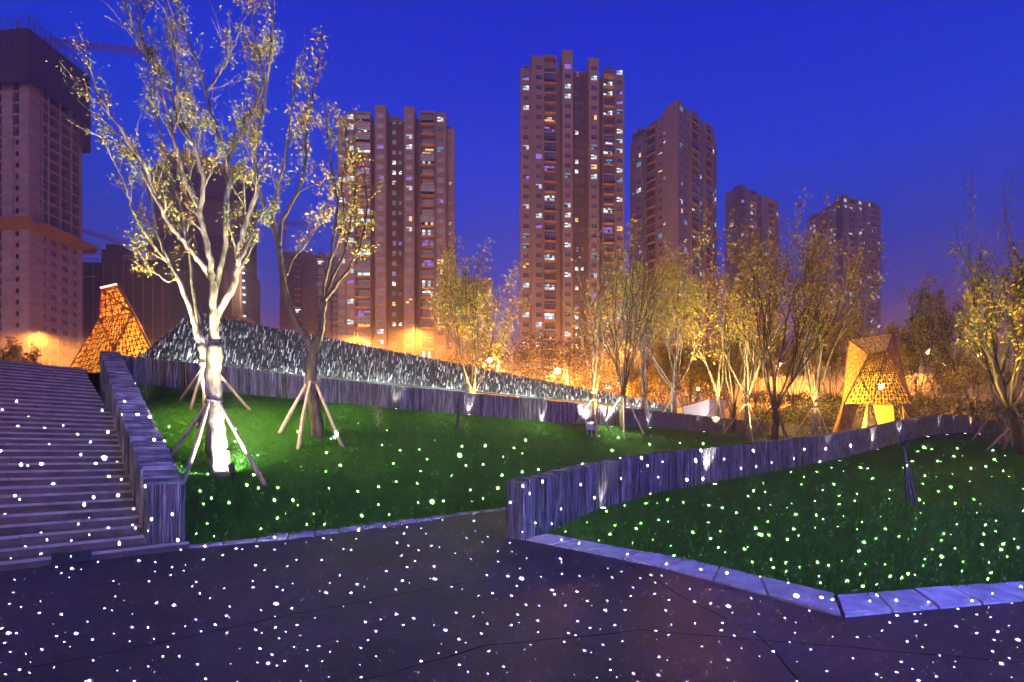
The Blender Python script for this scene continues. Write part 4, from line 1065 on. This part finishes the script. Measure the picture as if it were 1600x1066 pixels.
def stakes(label, base, apex_h, foot_r, n, rot, r=.035, material=None, extra=None, ring=True, feet=None, which='LRG', apex=None):
    """slanting support poles round a trunk, each a pole of its own"""
    t = thing("tree_stakes", base, label, 'tree stakes', "wooden stakes bracing the park trees")
    material = material or M['stake']; b = Vector(base); ap = apex if apex is not None else b+Vector((0, 0, apex_h))
    F_s = feet or [b+Vector((foot_r*math.cos(rot+2*PI*i/n), foot_r*math.sin(rot+2*PI*i/n), 0)) for i in range(n)]
    for f in F_s:
        f = Vector(f); f.z = ground_z(f.x, f.y, which)-.1; d = (f-ap); d.z = 0
        top = ap + (d.normalized()*.13 if d.length > .01 else Vector()) + UP*random.uniform(-.08, .05)
        m = MB(); m.tube([f-b, (f-b).lerp(top-b, .5)+rvec(random)*.01, top-b], [r*1.05, r, r*.85], 7); m.build("pole", material, t)
    if ring:
        m = MB(); P = [ap-b+Vector((.17*math.cos(a), .17*math.sin(a), -.03+.02*math.sin(3*a))) for a in [2*PI*i/10 for i in range(11)]]; m.tube(P, .035, 6); m.build("binding", M['rail'], t)
    return t

def uplight(name_label, pos, target, power, color=(1.0, .93, .78), angle=60, body=True, group="black spotlights on the lawns", blend=.7, size=.05):
    b = Vector(pos); d = (Vector(target)-b).normalized(); t = thing("spotlight", b, name_label, 'spotlight', group)
    h = Vector((0, 0, .22)) 
    m = MB(); m.tube([h, h+d*.20], [.055, .075], 12); m.tube([h+d*.2001, h+d*.26], [.082, .082], 12, cap=False); m.build("lamp_head", M['black'], t)
    m = MB(); m.tube([Vector((0, 0, -.05)), Vector((0, 0, .2))], .02, 6); m.tube([Vector((0, 0, .0)), Vector((0, 0, .03))], .09, 10); m.build("bracket", M['black'], t)
    m = MB(); c = h+d*.205; u = d.orthogonal().normalized(); w = d.cross(u); pts = [c+(u*math.cos(a)+w*math.sin(a))*.06 for a in [2*PI*i/12 for i in range(12)]]
    m.v += [tuple(p) for p in pts]; m.f.append(tuple(range(12))); m.m.append(0); m.build("lens", M['lamp_white'], t)
    spot("spotlight_beam", b+h+d*.27, target, power, color, angle, blend, size)
    return t

# --- the big pale tree, lit from below, and its twin just behind it
Y1 = on_lawn(345, 741); YD = Y1.y
def px(lst, D, off=0.0, o2=None):
    n = len(lst); o = []
    for i, (a, b) in enumerate(lst):
        dd = D + (off if o2 is None else lerp(off, o2, i/(n-1))); o.append(at(a, b, dd))
    return o
T = Tree(101)
KW = dict(level=1, maxl=3, up=.10, wob=.11, kids=(3, 5), ang=(20, 45), rmin=.007, start_t=.3, ratio=(.5, .8))
def run(T, limbs, D, leaf_from=.3, cut=.72, **kw2):
    for (lst, o1, o2, r0, r1, ratio) in limbs:
        P, ds, rads, ln = T.limb(px(lst, D, o1, o2), r0, r1)
        if ratio is None: continue
        k = dict(KW); k.update(kw2); 
        nb = max(3, int(ln/.55)); rd = T.rd
        for i in range(nb):
            t = lerp(k['start_t'], 1, (i+rd.random())/nb); j = min(len(P)-1, int(t*(len(P)-1)))
            a = R(rd.uniform(*k['ang'])); ax = ds[j].cross(rvec(rd)).normalized(); nd = Matrix.Rotation(a, 3, ax) @ ds[j]
            T.branch(P[j], nd, rd.uniform(.6, 1.45)*ratio*cut, max(.011, rads[j]*.45), 2, k['maxl'], k['up'], k['wob'], (2, 4), k['ang'], k['rmin'], .25, (.45, .7))
        T.branch(P[-1], ds[-1], 1.2*ratio*cut, rads[-1], 2, k['maxl'], k['up'], k['wob'], (3, 4), k['ang'], k['rmin'], .25, (.5, .7))
T.limb([at(346, 748, YD), at(343, 715, YD), at(339, 680, YD), at(336, 640, YD), at(333, 600, YD), at(335, 565, YD), at(337, 540, YD)], .215, .165)
for q in ((352, 708), (331, 722), (333, 735)):   # burls on the trunk foot
    c = at(q[0], q[1], YD-.03); T.wood.tube([c+Vector((0, 0, -.09)), c+Vector((0, 0, -.03)), c+Vector((0, 0, .05)), c+Vector((0, 0, .1))], [.03, .09, .085, .02], 7)
run(T, [
    ([(337, 545), (335, 515), (340, 490), (352, 470), (366, 445), (372, 415), (374, 385), (384, 350), (397, 315), (403, 285), (398, 255), (402, 215), (412, 170), (418, 120), (424, 60), (428, 10)], 0, .8, .105, .022, 1.0),
    ([(337, 530), (333, 495), (334, 460), (331, 430), (327, 400), (320, 365), (312, 330), (317, 290), (312, 255), (303, 225), (286, 195), (276, 160), (277, 120), (270, 80), (262, 40), (258, 0)], 0, -.8, .09, .018, 1.0),
    ([(331, 440), (318, 415), (300, 395), (282, 372), (262, 345), (245, 310), (232, 275), (222, 250), (205, 232), (190, 205), (172, 180), (156, 150)], 0, -1.6, .07, .018, .9),
    ([(334, 470), (345, 420), (352, 380), (353, 330), (357, 290), (354, 250), (343, 222), (335, 190), (323, 148), (334, 128), (350, 105), (362, 80), (380, 30)], .2, .5, .065, .014, 1.0),
    ([(323, 148), (312, 110), (298, 72), (286, 40), (276, 0)], .45, .6, .04, .015, .8),
    ([(353, 330), (357, 290), (352, 262), (362, 235), (376, 205), (387, 178), (398, 165), (412, 130), (405, 80), (392, 30)], .3, 1.2, .07, .02, .9),
    ([(300, 225), (282, 200), (270, 160), (262, 128), (246, 110), (232, 85), (222, 55), (214, 15), (208, -30)], -.6, -.4, .035, .015, .9),
    ([(312, 330), (300, 300), (285, 268), (276, 235), (268, 200), (256, 160), (238, 128), (226, 75)], -.3, -1.0, .06, .016, .8),
    ([(372, 415), (388, 380), (400, 350), (410, 330)], .2, .8, .05, .015, .7)], YD)
T.twigs = [t for t in T.twigs if True]
T.leaves(30, .066, .075, (9, 2.4, 1.0), skip=.24)
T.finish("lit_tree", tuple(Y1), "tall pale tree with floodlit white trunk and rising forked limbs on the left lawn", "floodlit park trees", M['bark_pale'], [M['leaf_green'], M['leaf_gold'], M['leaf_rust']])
Y1b = on_lawn(331, 655); D2 = Y1b.y
T = Tree(102)
T.limb([at(331, 662, D2), at(326, 630, D2), at(323, 590, D2), at(321, 560, D2), at(316, 540, D2)], .17, .13)
run(T, [
    ([(316, 545), (305, 510), (296, 480), (286, 455), (276, 430), (262, 405), (252, 380), (243, 350), (236, 310), (228, 280), (218, 245), (205, 225)], 0, -1.5, .085, .022, 1.1),
    ([(318, 540), (308, 490), (301, 440), (297, 400), (290, 360), (284, 330), (272, 290), (258, 250), (250, 210), (242, 170)], 0, .8, .075, .02, 1.0),
    ([(286, 455), (270, 420), (250, 395), (232, 372), (215, 345), (205, 320), (196, 290), (182, 262)], -.3, -1.5, .06, .02, .9),
    ([(290, 360), (300, 320), (296, 270), (292, 220), (298, 180), (290, 130)], .5, 1.4, .06, .02, 1.0),
    ([(276, 430), (262, 440), (245, 428), (232, 420), (224, 405)], -.5, -1.4, .035, .015, .7)], D2, ang=(22, 48))
T.leaves(26, .075, .09, (5, 4.5, 1.2), skip=.26)
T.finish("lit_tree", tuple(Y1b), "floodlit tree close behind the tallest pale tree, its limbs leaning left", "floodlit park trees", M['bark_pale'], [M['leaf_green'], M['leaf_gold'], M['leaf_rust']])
ap1 = at(334, 625, YD)
ft = [on_lawn(263, 712, 'L'), on_lawn(283, 757, 'L'), on_lawn(419, 760, 'L'), on_lawn(322, 706, 'L')]
stakes("four pale slanting poles bracing the tallest floodlit trunk", tuple(Y1), 0, 0, 4, 0, r=.045, feet=[f or Y1+Vector((-1, 0, 0)) for f in ft], apex=ap1)
ap2 = at(323, 568, D2)
ft = [on_lawn(279, 625, 'L'), on_lawn(297, 640, 'L'), on_lawn(394, 640, 'L')]
stakes("three poles bracing the trunk just behind the tallest floodlit one", tuple(Y1b), 0, 0, 3, 0, r=.045, feet=[f or Y1b+Vector((1, 0, 0)) for f in ft], apex=ap2)

# --- dark tree to its right
Y2 = on_lawn(497, 682); D3 = Y2.y
T = Tree(103)
T.limb([at(497, 690, D3), at(495, 665, D3), at(490, 630, D3), at(487, 590, D3), at(489, 560, D3), at(491, 545, D3)], .21, .15)
run(T, [
    ([(490, 552), (478, 528), (462, 502), (450, 470), (443, 440), (438, 410), (436, 385)], 0, -.2, .12, .075, None),
    ([(436, 388), (424, 350), (412, 320), (404, 290), (400, 250), (396, 210), (402, 170), (404, 130)], -.2, -1.2, .06, .02, 1.1),
    ([(436, 388), (440, 350), (452, 325), (468, 295), (477, 255), (478, 215), (484, 175), (490, 140), (497, 100)], -.2, .5, .065, .02, 1.2),
    ([(437, 392), (428, 350), (430, 310), (442, 265), (450, 215), (456, 165), (462, 125)], -.2, -.8, .055, .018, 1.2),
    ([(448, 430), (458, 405), (475, 385), (490, 362), (503, 350)], 0, .9, .04, .015, .8),
    ([(491, 550), (500, 522), (503, 495), (506, 470)], 0, .2, .13, .10, None),
    ([(505, 475), (507, 445), (514, 415), (520, 385), (524, 350), (527, 315), (520, 275), (515, 240), (512, 210)], .2, -.6, .06, .02, 1.1),
    ([(506, 472), (523, 450), (542, 425), (556, 402), (562, 385), (570, 350), (573, 320), (570, 290)], .2, 1.0, .065, .018, .9),
    ([(507, 470), (520, 432), (536, 400), (545, 365), (552, 325), (556, 285), (548, 240), (540, 205)], .3, 1.5, .055, .018, 1.1),
    ([(515, 410), (530, 370), (538, 330), (533, 290), (540, 255)], .1, -.7, .04, .016, 1.0)], D3, ang=(18, 38), up=.14)
T.leaves(17, .095, .12, (2.5, 5, 1.2), skip=.26)
T.finish("dark_tree", tuple(Y2), "dark trunked twin forked tree with sparse gold leaves right of the pale tree", "unlit park trees", M['bark'], [M['leaf_green'], M['leaf_gold'], M['leaf_rust']])
ft = [on_lawn(434, 677, 'L'), on_lawn(465, 703, 'L'), on_lawn(538, 700, 'L')]
stakes("three rough poles bracing the dark forked trunk on the left lawn", tuple(Y2), 0, 0, 3, 0, r=.055, feet=[f or Y2 for f in ft], apex=at(487, 597, D3), material=M['stake'])

# --- the other park trees
def vase(name, label, base, H, fork, nmain, spread, seed, bark, r, per, size, weights, group, maxl=3, skip=.2, cone=None, up=.16, lean=(0, 0), wob=.09, kids=(3, 5), rmin=.010, lspread=.13, mats=None, ratio=(.5, .72)):
    T = Tree(seed); rd = T.rd; b = Vector(base)
    top = b+Vector((lean[0], lean[1], fork)); pts = [b-UP*.25, b+(top-b)*.35+rvec(rd)*.03, b+(top-b)*.7+rvec(rd)*.04, top]
    T.limb(pts, r*1.15, r*.85)
    for i in range(nmain):
        az = 2*PI*i/nmain+rd.uniform(-.4, .4); sp = R(spread*rd.uniform(.45, 1.15)); d = Vector((math.sin(sp)*math.cos(az), math.sin(sp)*math.sin(az), math.cos(sp)))
        st = top - UP*rd.uniform(0, fork*.12)
        T.branch(st, d, (H-fork)*rd.uniform(.55, .78), r*rd.uniform(.85, 1.15)/math.sqrt(nmain), 1, maxl, up, wob, kids, (14, 34), rmin, .22, ratio)
    T.leaves(per*2.2, size*1.2, lspread*1.3, weights, skip=skip)
    return T.finish(name, tuple(b), label, group, bark, mats or [M['leaf_gold'], M['leaf_green'], M['leaf_rust']])
def back(px_, Y, dz=0):
    x = (px_-800)/F*Y; return Vector((x, Y, ground_z(x, Y, 'LRG')+dz))
def topH(py, Y, base): return CAMZ+(710-py)/F*Y - base.z
def V_(name, label, px_, Y, top_py, fork, nmain, spread, seed, bark, r, per, size, weights, group, **kw):
    b = back(px_, Y); H = topH(top_py, Y, b)
    return vase(name, label, b, H, fork, nmain, spread, seed, bark, r, per, size, weights, group, **kw), b
gL, gD, gB = "floodlit park trees", "unlit park trees", "golden trees beyond the park wall"
V_("golden_tree", "small golden tree standing alone before the relief wall between the two big towers", 738, 24.5, 410, .9, 9, 27, 31, M['bark'], .10, 17, .12, (8, 1, 1), gD, skip=.05, kids=(3, 4))
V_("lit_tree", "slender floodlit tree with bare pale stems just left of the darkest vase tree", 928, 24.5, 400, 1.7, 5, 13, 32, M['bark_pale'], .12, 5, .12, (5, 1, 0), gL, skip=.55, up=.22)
V_("dark_tree", "darkest vase shaped tree before the white floodlit patch of wall", 974, 25.6, 372, 2.0, 8, 24, 33, M['bark'], .15, 3, .11, (4, 1, 1), gD, skip=.5, kids=(4, 6))
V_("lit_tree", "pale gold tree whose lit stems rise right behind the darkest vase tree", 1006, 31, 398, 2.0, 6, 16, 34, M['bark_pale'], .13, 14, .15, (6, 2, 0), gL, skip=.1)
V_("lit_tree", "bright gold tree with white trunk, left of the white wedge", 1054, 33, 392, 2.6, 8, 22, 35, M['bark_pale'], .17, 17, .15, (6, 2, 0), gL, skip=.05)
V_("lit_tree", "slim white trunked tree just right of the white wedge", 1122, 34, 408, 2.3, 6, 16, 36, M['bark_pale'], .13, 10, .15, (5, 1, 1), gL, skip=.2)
V_("dark_tree", "crooked dark tree leaning between the two tall trunks right of the wedge", 1148, 33, 430, 1.8, 5, 20, 37, M['bark'], .13, 7, .15, (5, 0, 3), gD, skip=.3)
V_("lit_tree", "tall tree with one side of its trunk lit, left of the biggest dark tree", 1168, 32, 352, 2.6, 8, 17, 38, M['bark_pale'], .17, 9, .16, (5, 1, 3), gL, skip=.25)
V_("dark_tree", "biggest dark tree with many rising stems beside the end of the slate wall", 1211, 30, 362, 1.9, 10, 21, 39, M['bark'], .20, 8, .15, (5, 0, 4), gD, skip=.3, kids=(4, 5))
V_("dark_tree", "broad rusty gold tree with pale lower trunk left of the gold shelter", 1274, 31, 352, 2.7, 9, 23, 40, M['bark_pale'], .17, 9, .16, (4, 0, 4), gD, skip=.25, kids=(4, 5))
V_("poplar_tree", "narrow poplar like tree rising right of the gold shelter", 1436, 46, 465, 1.5, 7, 11, 41, M['bark'], .12, 16, .20, (3, 2, 2), gB, skip=.05, up=.28)
V_("poplar_tree", "shorter narrow tree close to the right of the tallest poplar", 1464, 50, 478, 1.5, 6, 10, 42, M['bark'], .10, 12, .20, (3, 2, 2), gB, skip=.1, up=.28)
V_("round_shrub", "small many stemmed shrub lit gold behind the wall right of the shelter", 1456, 38, 575, .25, 9, 38, 43, M['bark_pale'], .06, 9, .12, (3, 0, 3), "shrubs behind the right wall", skip=.2)
V_("round_shrub", "round bushy tree with golden stem over the right end of the wall", 1527, 37, 545, .9, 9, 40, 44, M['bark_pale'], .09, 12, .13, (3, 0, 3), "shrubs behind the right wall", skip=.15)
V_("conifer_tree", "thin spindly young tree standing behind the round bushy tree", 1520, 44, 455, 1.5, 6, 20, 45, M['bark'], .10, 7, .16, (2, 3, 1), gB, skip=.3)
V_("stout_tree", "stout tree with floodlit white foot near the right edge", 1571, 27.5, 330, 3.2, 8, 22, 46, M['bark_pale'], .27, 3, .13, (3, 3, 1), gL, skip=.5, lean=(-.5, 0))
V_("edge_tree", "dark leaning tree with yellow green leaves cut by the right edge", 1602, 21.5, 400, 1.9, 8, 30, 47, M['bark'], .17, 13, .13, (4, 5, 0), gD, skip=.15, lean=(-.7, 0))
# golden trees far behind, lit by the street lamps
for k, (px_, Y, tp, lab) in enumerate((
        (1040, 52, 545, "low golden tree behind the wedge, farthest left of its row"), (1075, 50, 528, "golden tree directly above the white wedge"), (1108, 56, 552, "short golden tree right of the park lamp"),
        (1142, 50, 520, "golden tree filling the gap right of the slim white trunk"), (1180, 56, 515, "golden tree behind the half lit trunk"), (1240, 52, 505, "golden tree behind the biggest dark tree"),
        (1300, 54, 500, "slim golden tree close left of the gold shelter"), (1325, 60, 512, "golden tree just behind the gold shelter"), (1000, 58, 570, "dim golden tree behind the pale gold stems"),
        (1405, 58, 530, "faint golden tree between the gold shelter and the poplar"), (1500, 60, 560, "faint golden tree right of the poplar under the street lamp"))):
    V_("golden_tree", lab, px_, Y, tp, 1.2, 9, 26, 60+k, M['bark'], .11, 22, .24, (6, 1, 1), gB, skip=.02, maxl=3, kids=(2, 4))
V_("golden_tree", "rounded tree above the stair top at the left edge", 8, 40, 548, 1.2, 8, 34, 90, M['bark'], .12, 22, .22, (5, 2, 2), gB, skip=.02, kids=(3, 4))

# stakes round the row of trees
def st_(label, px_, Y, h, fr, rot, dark=False, n=3):
    b = back(px_, Y); stakes(label, tuple(b), h, fr, n, rot, r=.045, material=M['stake_dark'] if dark else M['stake'])
st_("pale tripod of poles round the slender bare stemmed tree", 928, 24.5, 1.5, 1.0, .5)
st_("pale tripod of poles round the darkest vase tree by the floodlit patch", 974, 25.4, 1.75, 1.25, .35)
st_("poles round the pale gold tree behind the darkest vase tree", 1006, 31, 1.9, 1.2, .6)
st_("white lit tripod round the bright gold tree left of the wedge", 1054, 33, 2.2, 1.3, .4)
st_("tripod of poles round the slim white trunk right of the wedge", 1122, 34, 2.0, 1.3, .5)
st_("tripod round the tall half lit trunk, one pole bright white", 1168, 31.5, 2.1, 1.5, .3)
st_("dark tripod of poles round the biggest dark tree", 1211, 30, 2.2, 1.5, .5, True)
st_("tripod of poles round the rusty gold tree left of the gold shelter", 1274, 31, 2.3, 1.5, .7)
st_("pale poles round the stout floodlit trunk near the right edge", 1571, 27.5, 2.4, 1.4, 2.6, n=4)
st_("pale poles round the leaning dark tree at the right edge", 1600, 21.5, 1.6, 1.4, 2.9, n=4)
# bundles of dark stakes with young whips
for lab, pts_, off in (("bundle of blue black stakes leaning on the right lawn, holding a bare whip", ((1426, 790), (1434, 789), (1418, 782)), (1410, 655)),
                       ("small bundle of dark stakes before the long slate wall", ((710, 678), (719, 679), (714, 672)), (717, 618))):
    fs_ = [on_lawn(a, b) for a, b in pts_]; ap = at(off[0], off[1], fs_[0].y+.1)
    t = thing("stake_bundle", tuple(fs_[0]), lab, 'stakes', "dark stake bundles with young whips")
    for f in fs_:
        m = MB(); m.tube([f-fs_[0]-UP*.1, ap-fs_[0]+rvec(random)*.02-UP*.35], [.028, .022], 6); m.build("pole", M['stake_dark'], t)
    m = MB(); m.tube([fs_[0]*0+Vector((.03, .05, 0)), (ap-fs_[0])*.6+Vector((0, .04, 0)), ap-fs_[0], ap-fs_[0]+Vector((-.03, 0, .35))], [.02, .016, .012, .006], 6); m.build("whip", M['bark'], t)
    m = MB(); c = (ap-fs_[0])*.72; m.tube([c+Vector((-.05, 0, -.04)), c+Vector((.03, 0, .04))], .05, 7); m.build("binding", M['black'], t)

# ------------------------------------------------------------------ hedge, shrubs and the wooded rise
def leaf_mass(name, label, centres, n, size, mats, seed, cat, kind=None):
    rd = random.Random(seed); m = MB(); o = Vector(centres[0][0]); tw = sum(c[1][0]*c[1][2] for c in centres)
    for c, rad in centres:
        c = Vector(c); k = int(n*rad[0]*rad[2]/tw)
        for _ in range(k):
            v = rvec(rd).normalized(); q = rd.uniform(.55, 1)**.6; lump = 1+.28*noise.noise(Vector((v.x*2.3+c.x, v.y*2.3, v.z*2.3+c.z)))
            p = c+Vector((v.x*rad[0], v.y*rad[1], abs(v.z)*rad[2] if v.z < 0 and rd.random() < .5 else v.z*rad[2]))*q*lump-o
            a = rvec(rd).normalized(); b = a.cross(rvec(rd)).normalized(); z = size*rd.uniform(.6, 1.4)
            m.quad(p, p+a*z*.5+b*z*.35, p+a*z, p+a*z*.5-b*z*.35, rd.randrange(len(mats)))
    ob = m.build(name, mats, loc=tuple(o)); tag(ob, label, cat)
    if kind: ob["kind"] = kind
    return ob
cs = []
for i in range(26):
    px_ = 1180+i*20; q = at(px_, 622, 58-i*.3); gz = ground_z(q.x, q.y); cs.append(((q.x, q.y, gz+.9), (1.5, .9, 1.5+.2*math.sin(i*1.7))))
leaf_mass("hedge", "long dark hedge under the raised road at the right", cs, 26000, .17, [M['leaf_dark'], M['leaf_dark'], M['leaf_green']], 5, 'hedge')
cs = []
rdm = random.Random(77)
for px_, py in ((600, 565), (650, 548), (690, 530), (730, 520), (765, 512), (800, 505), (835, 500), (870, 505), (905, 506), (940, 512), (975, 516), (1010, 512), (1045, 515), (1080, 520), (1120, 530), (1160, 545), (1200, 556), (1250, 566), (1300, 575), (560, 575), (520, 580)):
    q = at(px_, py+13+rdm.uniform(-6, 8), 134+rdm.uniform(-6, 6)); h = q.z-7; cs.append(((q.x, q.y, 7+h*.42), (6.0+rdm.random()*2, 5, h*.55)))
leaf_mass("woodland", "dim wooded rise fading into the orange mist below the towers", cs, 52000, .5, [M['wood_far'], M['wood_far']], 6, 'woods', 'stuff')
for k, (px_, py, Y, rx, rz_, lab) in enumerate(((1215, 640, 46, 1.4, 1.3, "dark rounded bush behind the biggest dark tree"), (1248, 628, 44, 1.3, 1.8, "tall dark bush left of the rusty gold tree"), (1295, 622, 44, 1.4, 2.2, "dark leafy bush left of the gold shelter"), (1180, 640, 48, 1.6, 1.2, "low bush behind the half lit trunk"), (1400, 650, 42, 1.0, .9, "green bush seen beneath the gold shelter"))):
    q = at(px_, py, Y); leaf_mass("bush", lab, [((q.x, q.y, ground_z(q.x, q.y)+rz_*.6), (rx, rx, rz_))], 1500, .16, [M['leaf_dark'], M['leaf_green']], 30+k, 'bush')

# ------------------------------------------------------------------ uplights
uplight("black spotlight at the foot of the tallest pale tree, throwing a misty beam", on_lawn(365, 757), (Y1.x+.0, Y1.y-.02, Y1.z+.75), 1500, (1.0, .93, .80), 150)
b = on_lawn(300, 668, 'L'); uplight("black spotlight hidden behind the tallest trunk, lighting its twin", b+Vector((.2, 0, 0)), (Y1b.x, Y1b.y, Y1b.z+2.0), 3500, (1.0, .95, .82), 60)
spot("tree_flood", (Y1.x+1.2, Y1.y-1.2, Y1.z+.3), (Y1.x-.6, Y1.y, 10), 10000, (1.0, .94, .58), 62, .9, .08)
spot("tree_flood", (Y1b.x-1.0, Y1b.y-1.5, Y1b.z+.3), (Y1b.x-1.2, Y1b.y, 9.5), 9000, (1.0, .93, .56), 60, .9, .08)
spot("tree_flood", (Y2.x+1.5, Y2.y+1.8, Y2.z+.3), (Y2.x+.2, Y2.y, 10.5), 24000, (1.0, .82, .38), 60, .9, .08)
# fittings sunk at the foot of the slate walls
def wall_light(px_, py, label, power, which, out_=.28, grp="small lights at the foot of the slate walls", col=(1.0, .93, .76), ang=55, hgt=2.2):
    p = on_lawn(px_, py, which)
    if p is None: return
    # nearest wall normal points back to the camera side, roughly
    t = thing("wall_light", p, label, 'light', grp)
    m = MB(); m.tube([Vector((0, 0, -.05)), Vector((0, 0, .05))], .075, 12); m.build("housing", M['black'], t)
    m = MB(); m.v += [(.06*math.cos(a), .06*math.sin(a), .053) for a in [2*PI*i/12 for i in range(12)]]; m.f.append(tuple(range(12))); m.m.append(0); m.build("lens", M['lamp_white'], t)
    spot("wall_wash", p+Vector((0, 0, .07)), p+Vector((0, out_, 1.0)), power*2.2, col, ang, .8, .04)
for a in ((619, 641, "wall light seen left of centre under the long slate wall", 90), (733, 650, "wall light beside the small stake bundle, under the long slate wall", 130), (847, 660, "wall light glowing midway between stake bundle and floodlit patch", 150),
          (1016, 670, "wall light right of the floodlit white patch", 110)):
    wall_light(*a, 'L')
wall_light(921, 668, "strong light washing the left half of the white wall patch", 900, 'L', ang=80); wall_light(955, 669, "strong light washing the right half of the white wall patch", 1100, 'L', ang=80)
wall_light(1100, 676, "star bright lamp on the grass beyond the floodlit patch", 60, 'L')
wall_light(478, 630, "hidden lamp behind the dark forked trunk", 60, 'L')
for a in ((943, 797, "faint yellow lamp under the low wall near its blunt end", 45), (1117, 759, "brightest lamp under the low curving wall", 420), (1312, 722, "lamp under the curving wall, first past its middle", 70), (1371, 704, "lamp under the curving wall left of the blue black stakes", 160),
          (1416, 692, "lamp under the curving wall right behind the blue black stakes", 160), (1450, 684, "lamp at the highest bend of the curving wall", 140), (1480, 680.5, "lamp just right of the wall's highest bend", 90), (1508, 678.5, "lamp near the right end of the curving wall", 110), (1531, 679.5, "last lamp at the right end of the curving wall", 60)):
    wall_light(*a, 'R')
uplight("black spotlight beside the tripod of the darkest vase tree", on_lawn(985, 671), back(974, 25.6)+Vector((-.4, .6, 3.5)), 700, (1, .95, .82), 80)
uplight("black spotlight on the grass below the half lit trunk", on_lawn(1170, 680) or back(1175, 29), back(1168, 32)+Vector((0, 0, 4.5)), 900, (1, .9, .7), 60)
# floods for the row of trees, aimed up their stems
for px_, Y, w in ((930, 22.6, 900), (1010, 28.6, 1500), (1058, 30.6, 2600), (1126, 31.8, 1500), (1172, 29.8, 1500), (1280, 28.9, 1000), (1566, 25.4, 700), (1456, 36.4, 300), (1527, 35.4, 300), (1606, 19.5, 900), (1440, 43.5, 900), (744, 23.9, 900), (720, 23.8, 500)):
    b = back(px_, Y); spot("tree_flood", b+Vector((.2, 0, .25)), b+Vector((-.1, 2.0, 6.0)), w*(8 if px_ < 1400 or px_ > 1600 else 3), (1.0, .68, .20), 70, .9, .08)
# grey control box on two legs before the slender tree
b = on_lawn(921, 681); t = thing("control_box", b, "small grey box on two thin legs on the grass before the floodlit patch", 'box')
m = MB(); m.box(-.16, .16, -.08, .08, .28, .60); m.box(-.18, .18, -.10, .10, .601, .63); m.build("cabinet", M['bluegrey'], t)
for s_ in (-1, 1): m = MB(); m.box(s_*.10-.015, s_*.10+.015, -.015, .015, -.1, .28); m.build("leg", M['bluegrey'], t)

spot("lawn_wash_fill", (Y1.x-1.9, Y1.y+1.6, Y1.z+4.6), (Y1.x-1.2, Y1.y+3.2, Y1.z+1.4), 2600, (1.0, .82, .25), 100, 1, .3)  # unseen fill spots added above the grass, without fittings
for a_, b_, w_ in (((520, 640), (560, 655), 260), ((700, 650), (720, 672), 220), ((840, 662), (850, 682), 260)):
    spot("lawn_wash_fill", tuple(on_lawn(*a_)+Vector((0, -.3, 1.6))), tuple(on_lawn(*b_)), w_, (.9, 1.0, .4), 150, 1, .3)
spot("lawn_wash_fill", tuple(on_lawn(940, 668)+Vector((0, -.3, 1.5))), tuple(on_lawn(1000, 690)), 700, (1.0, .95, .45), 140, 1, .3)
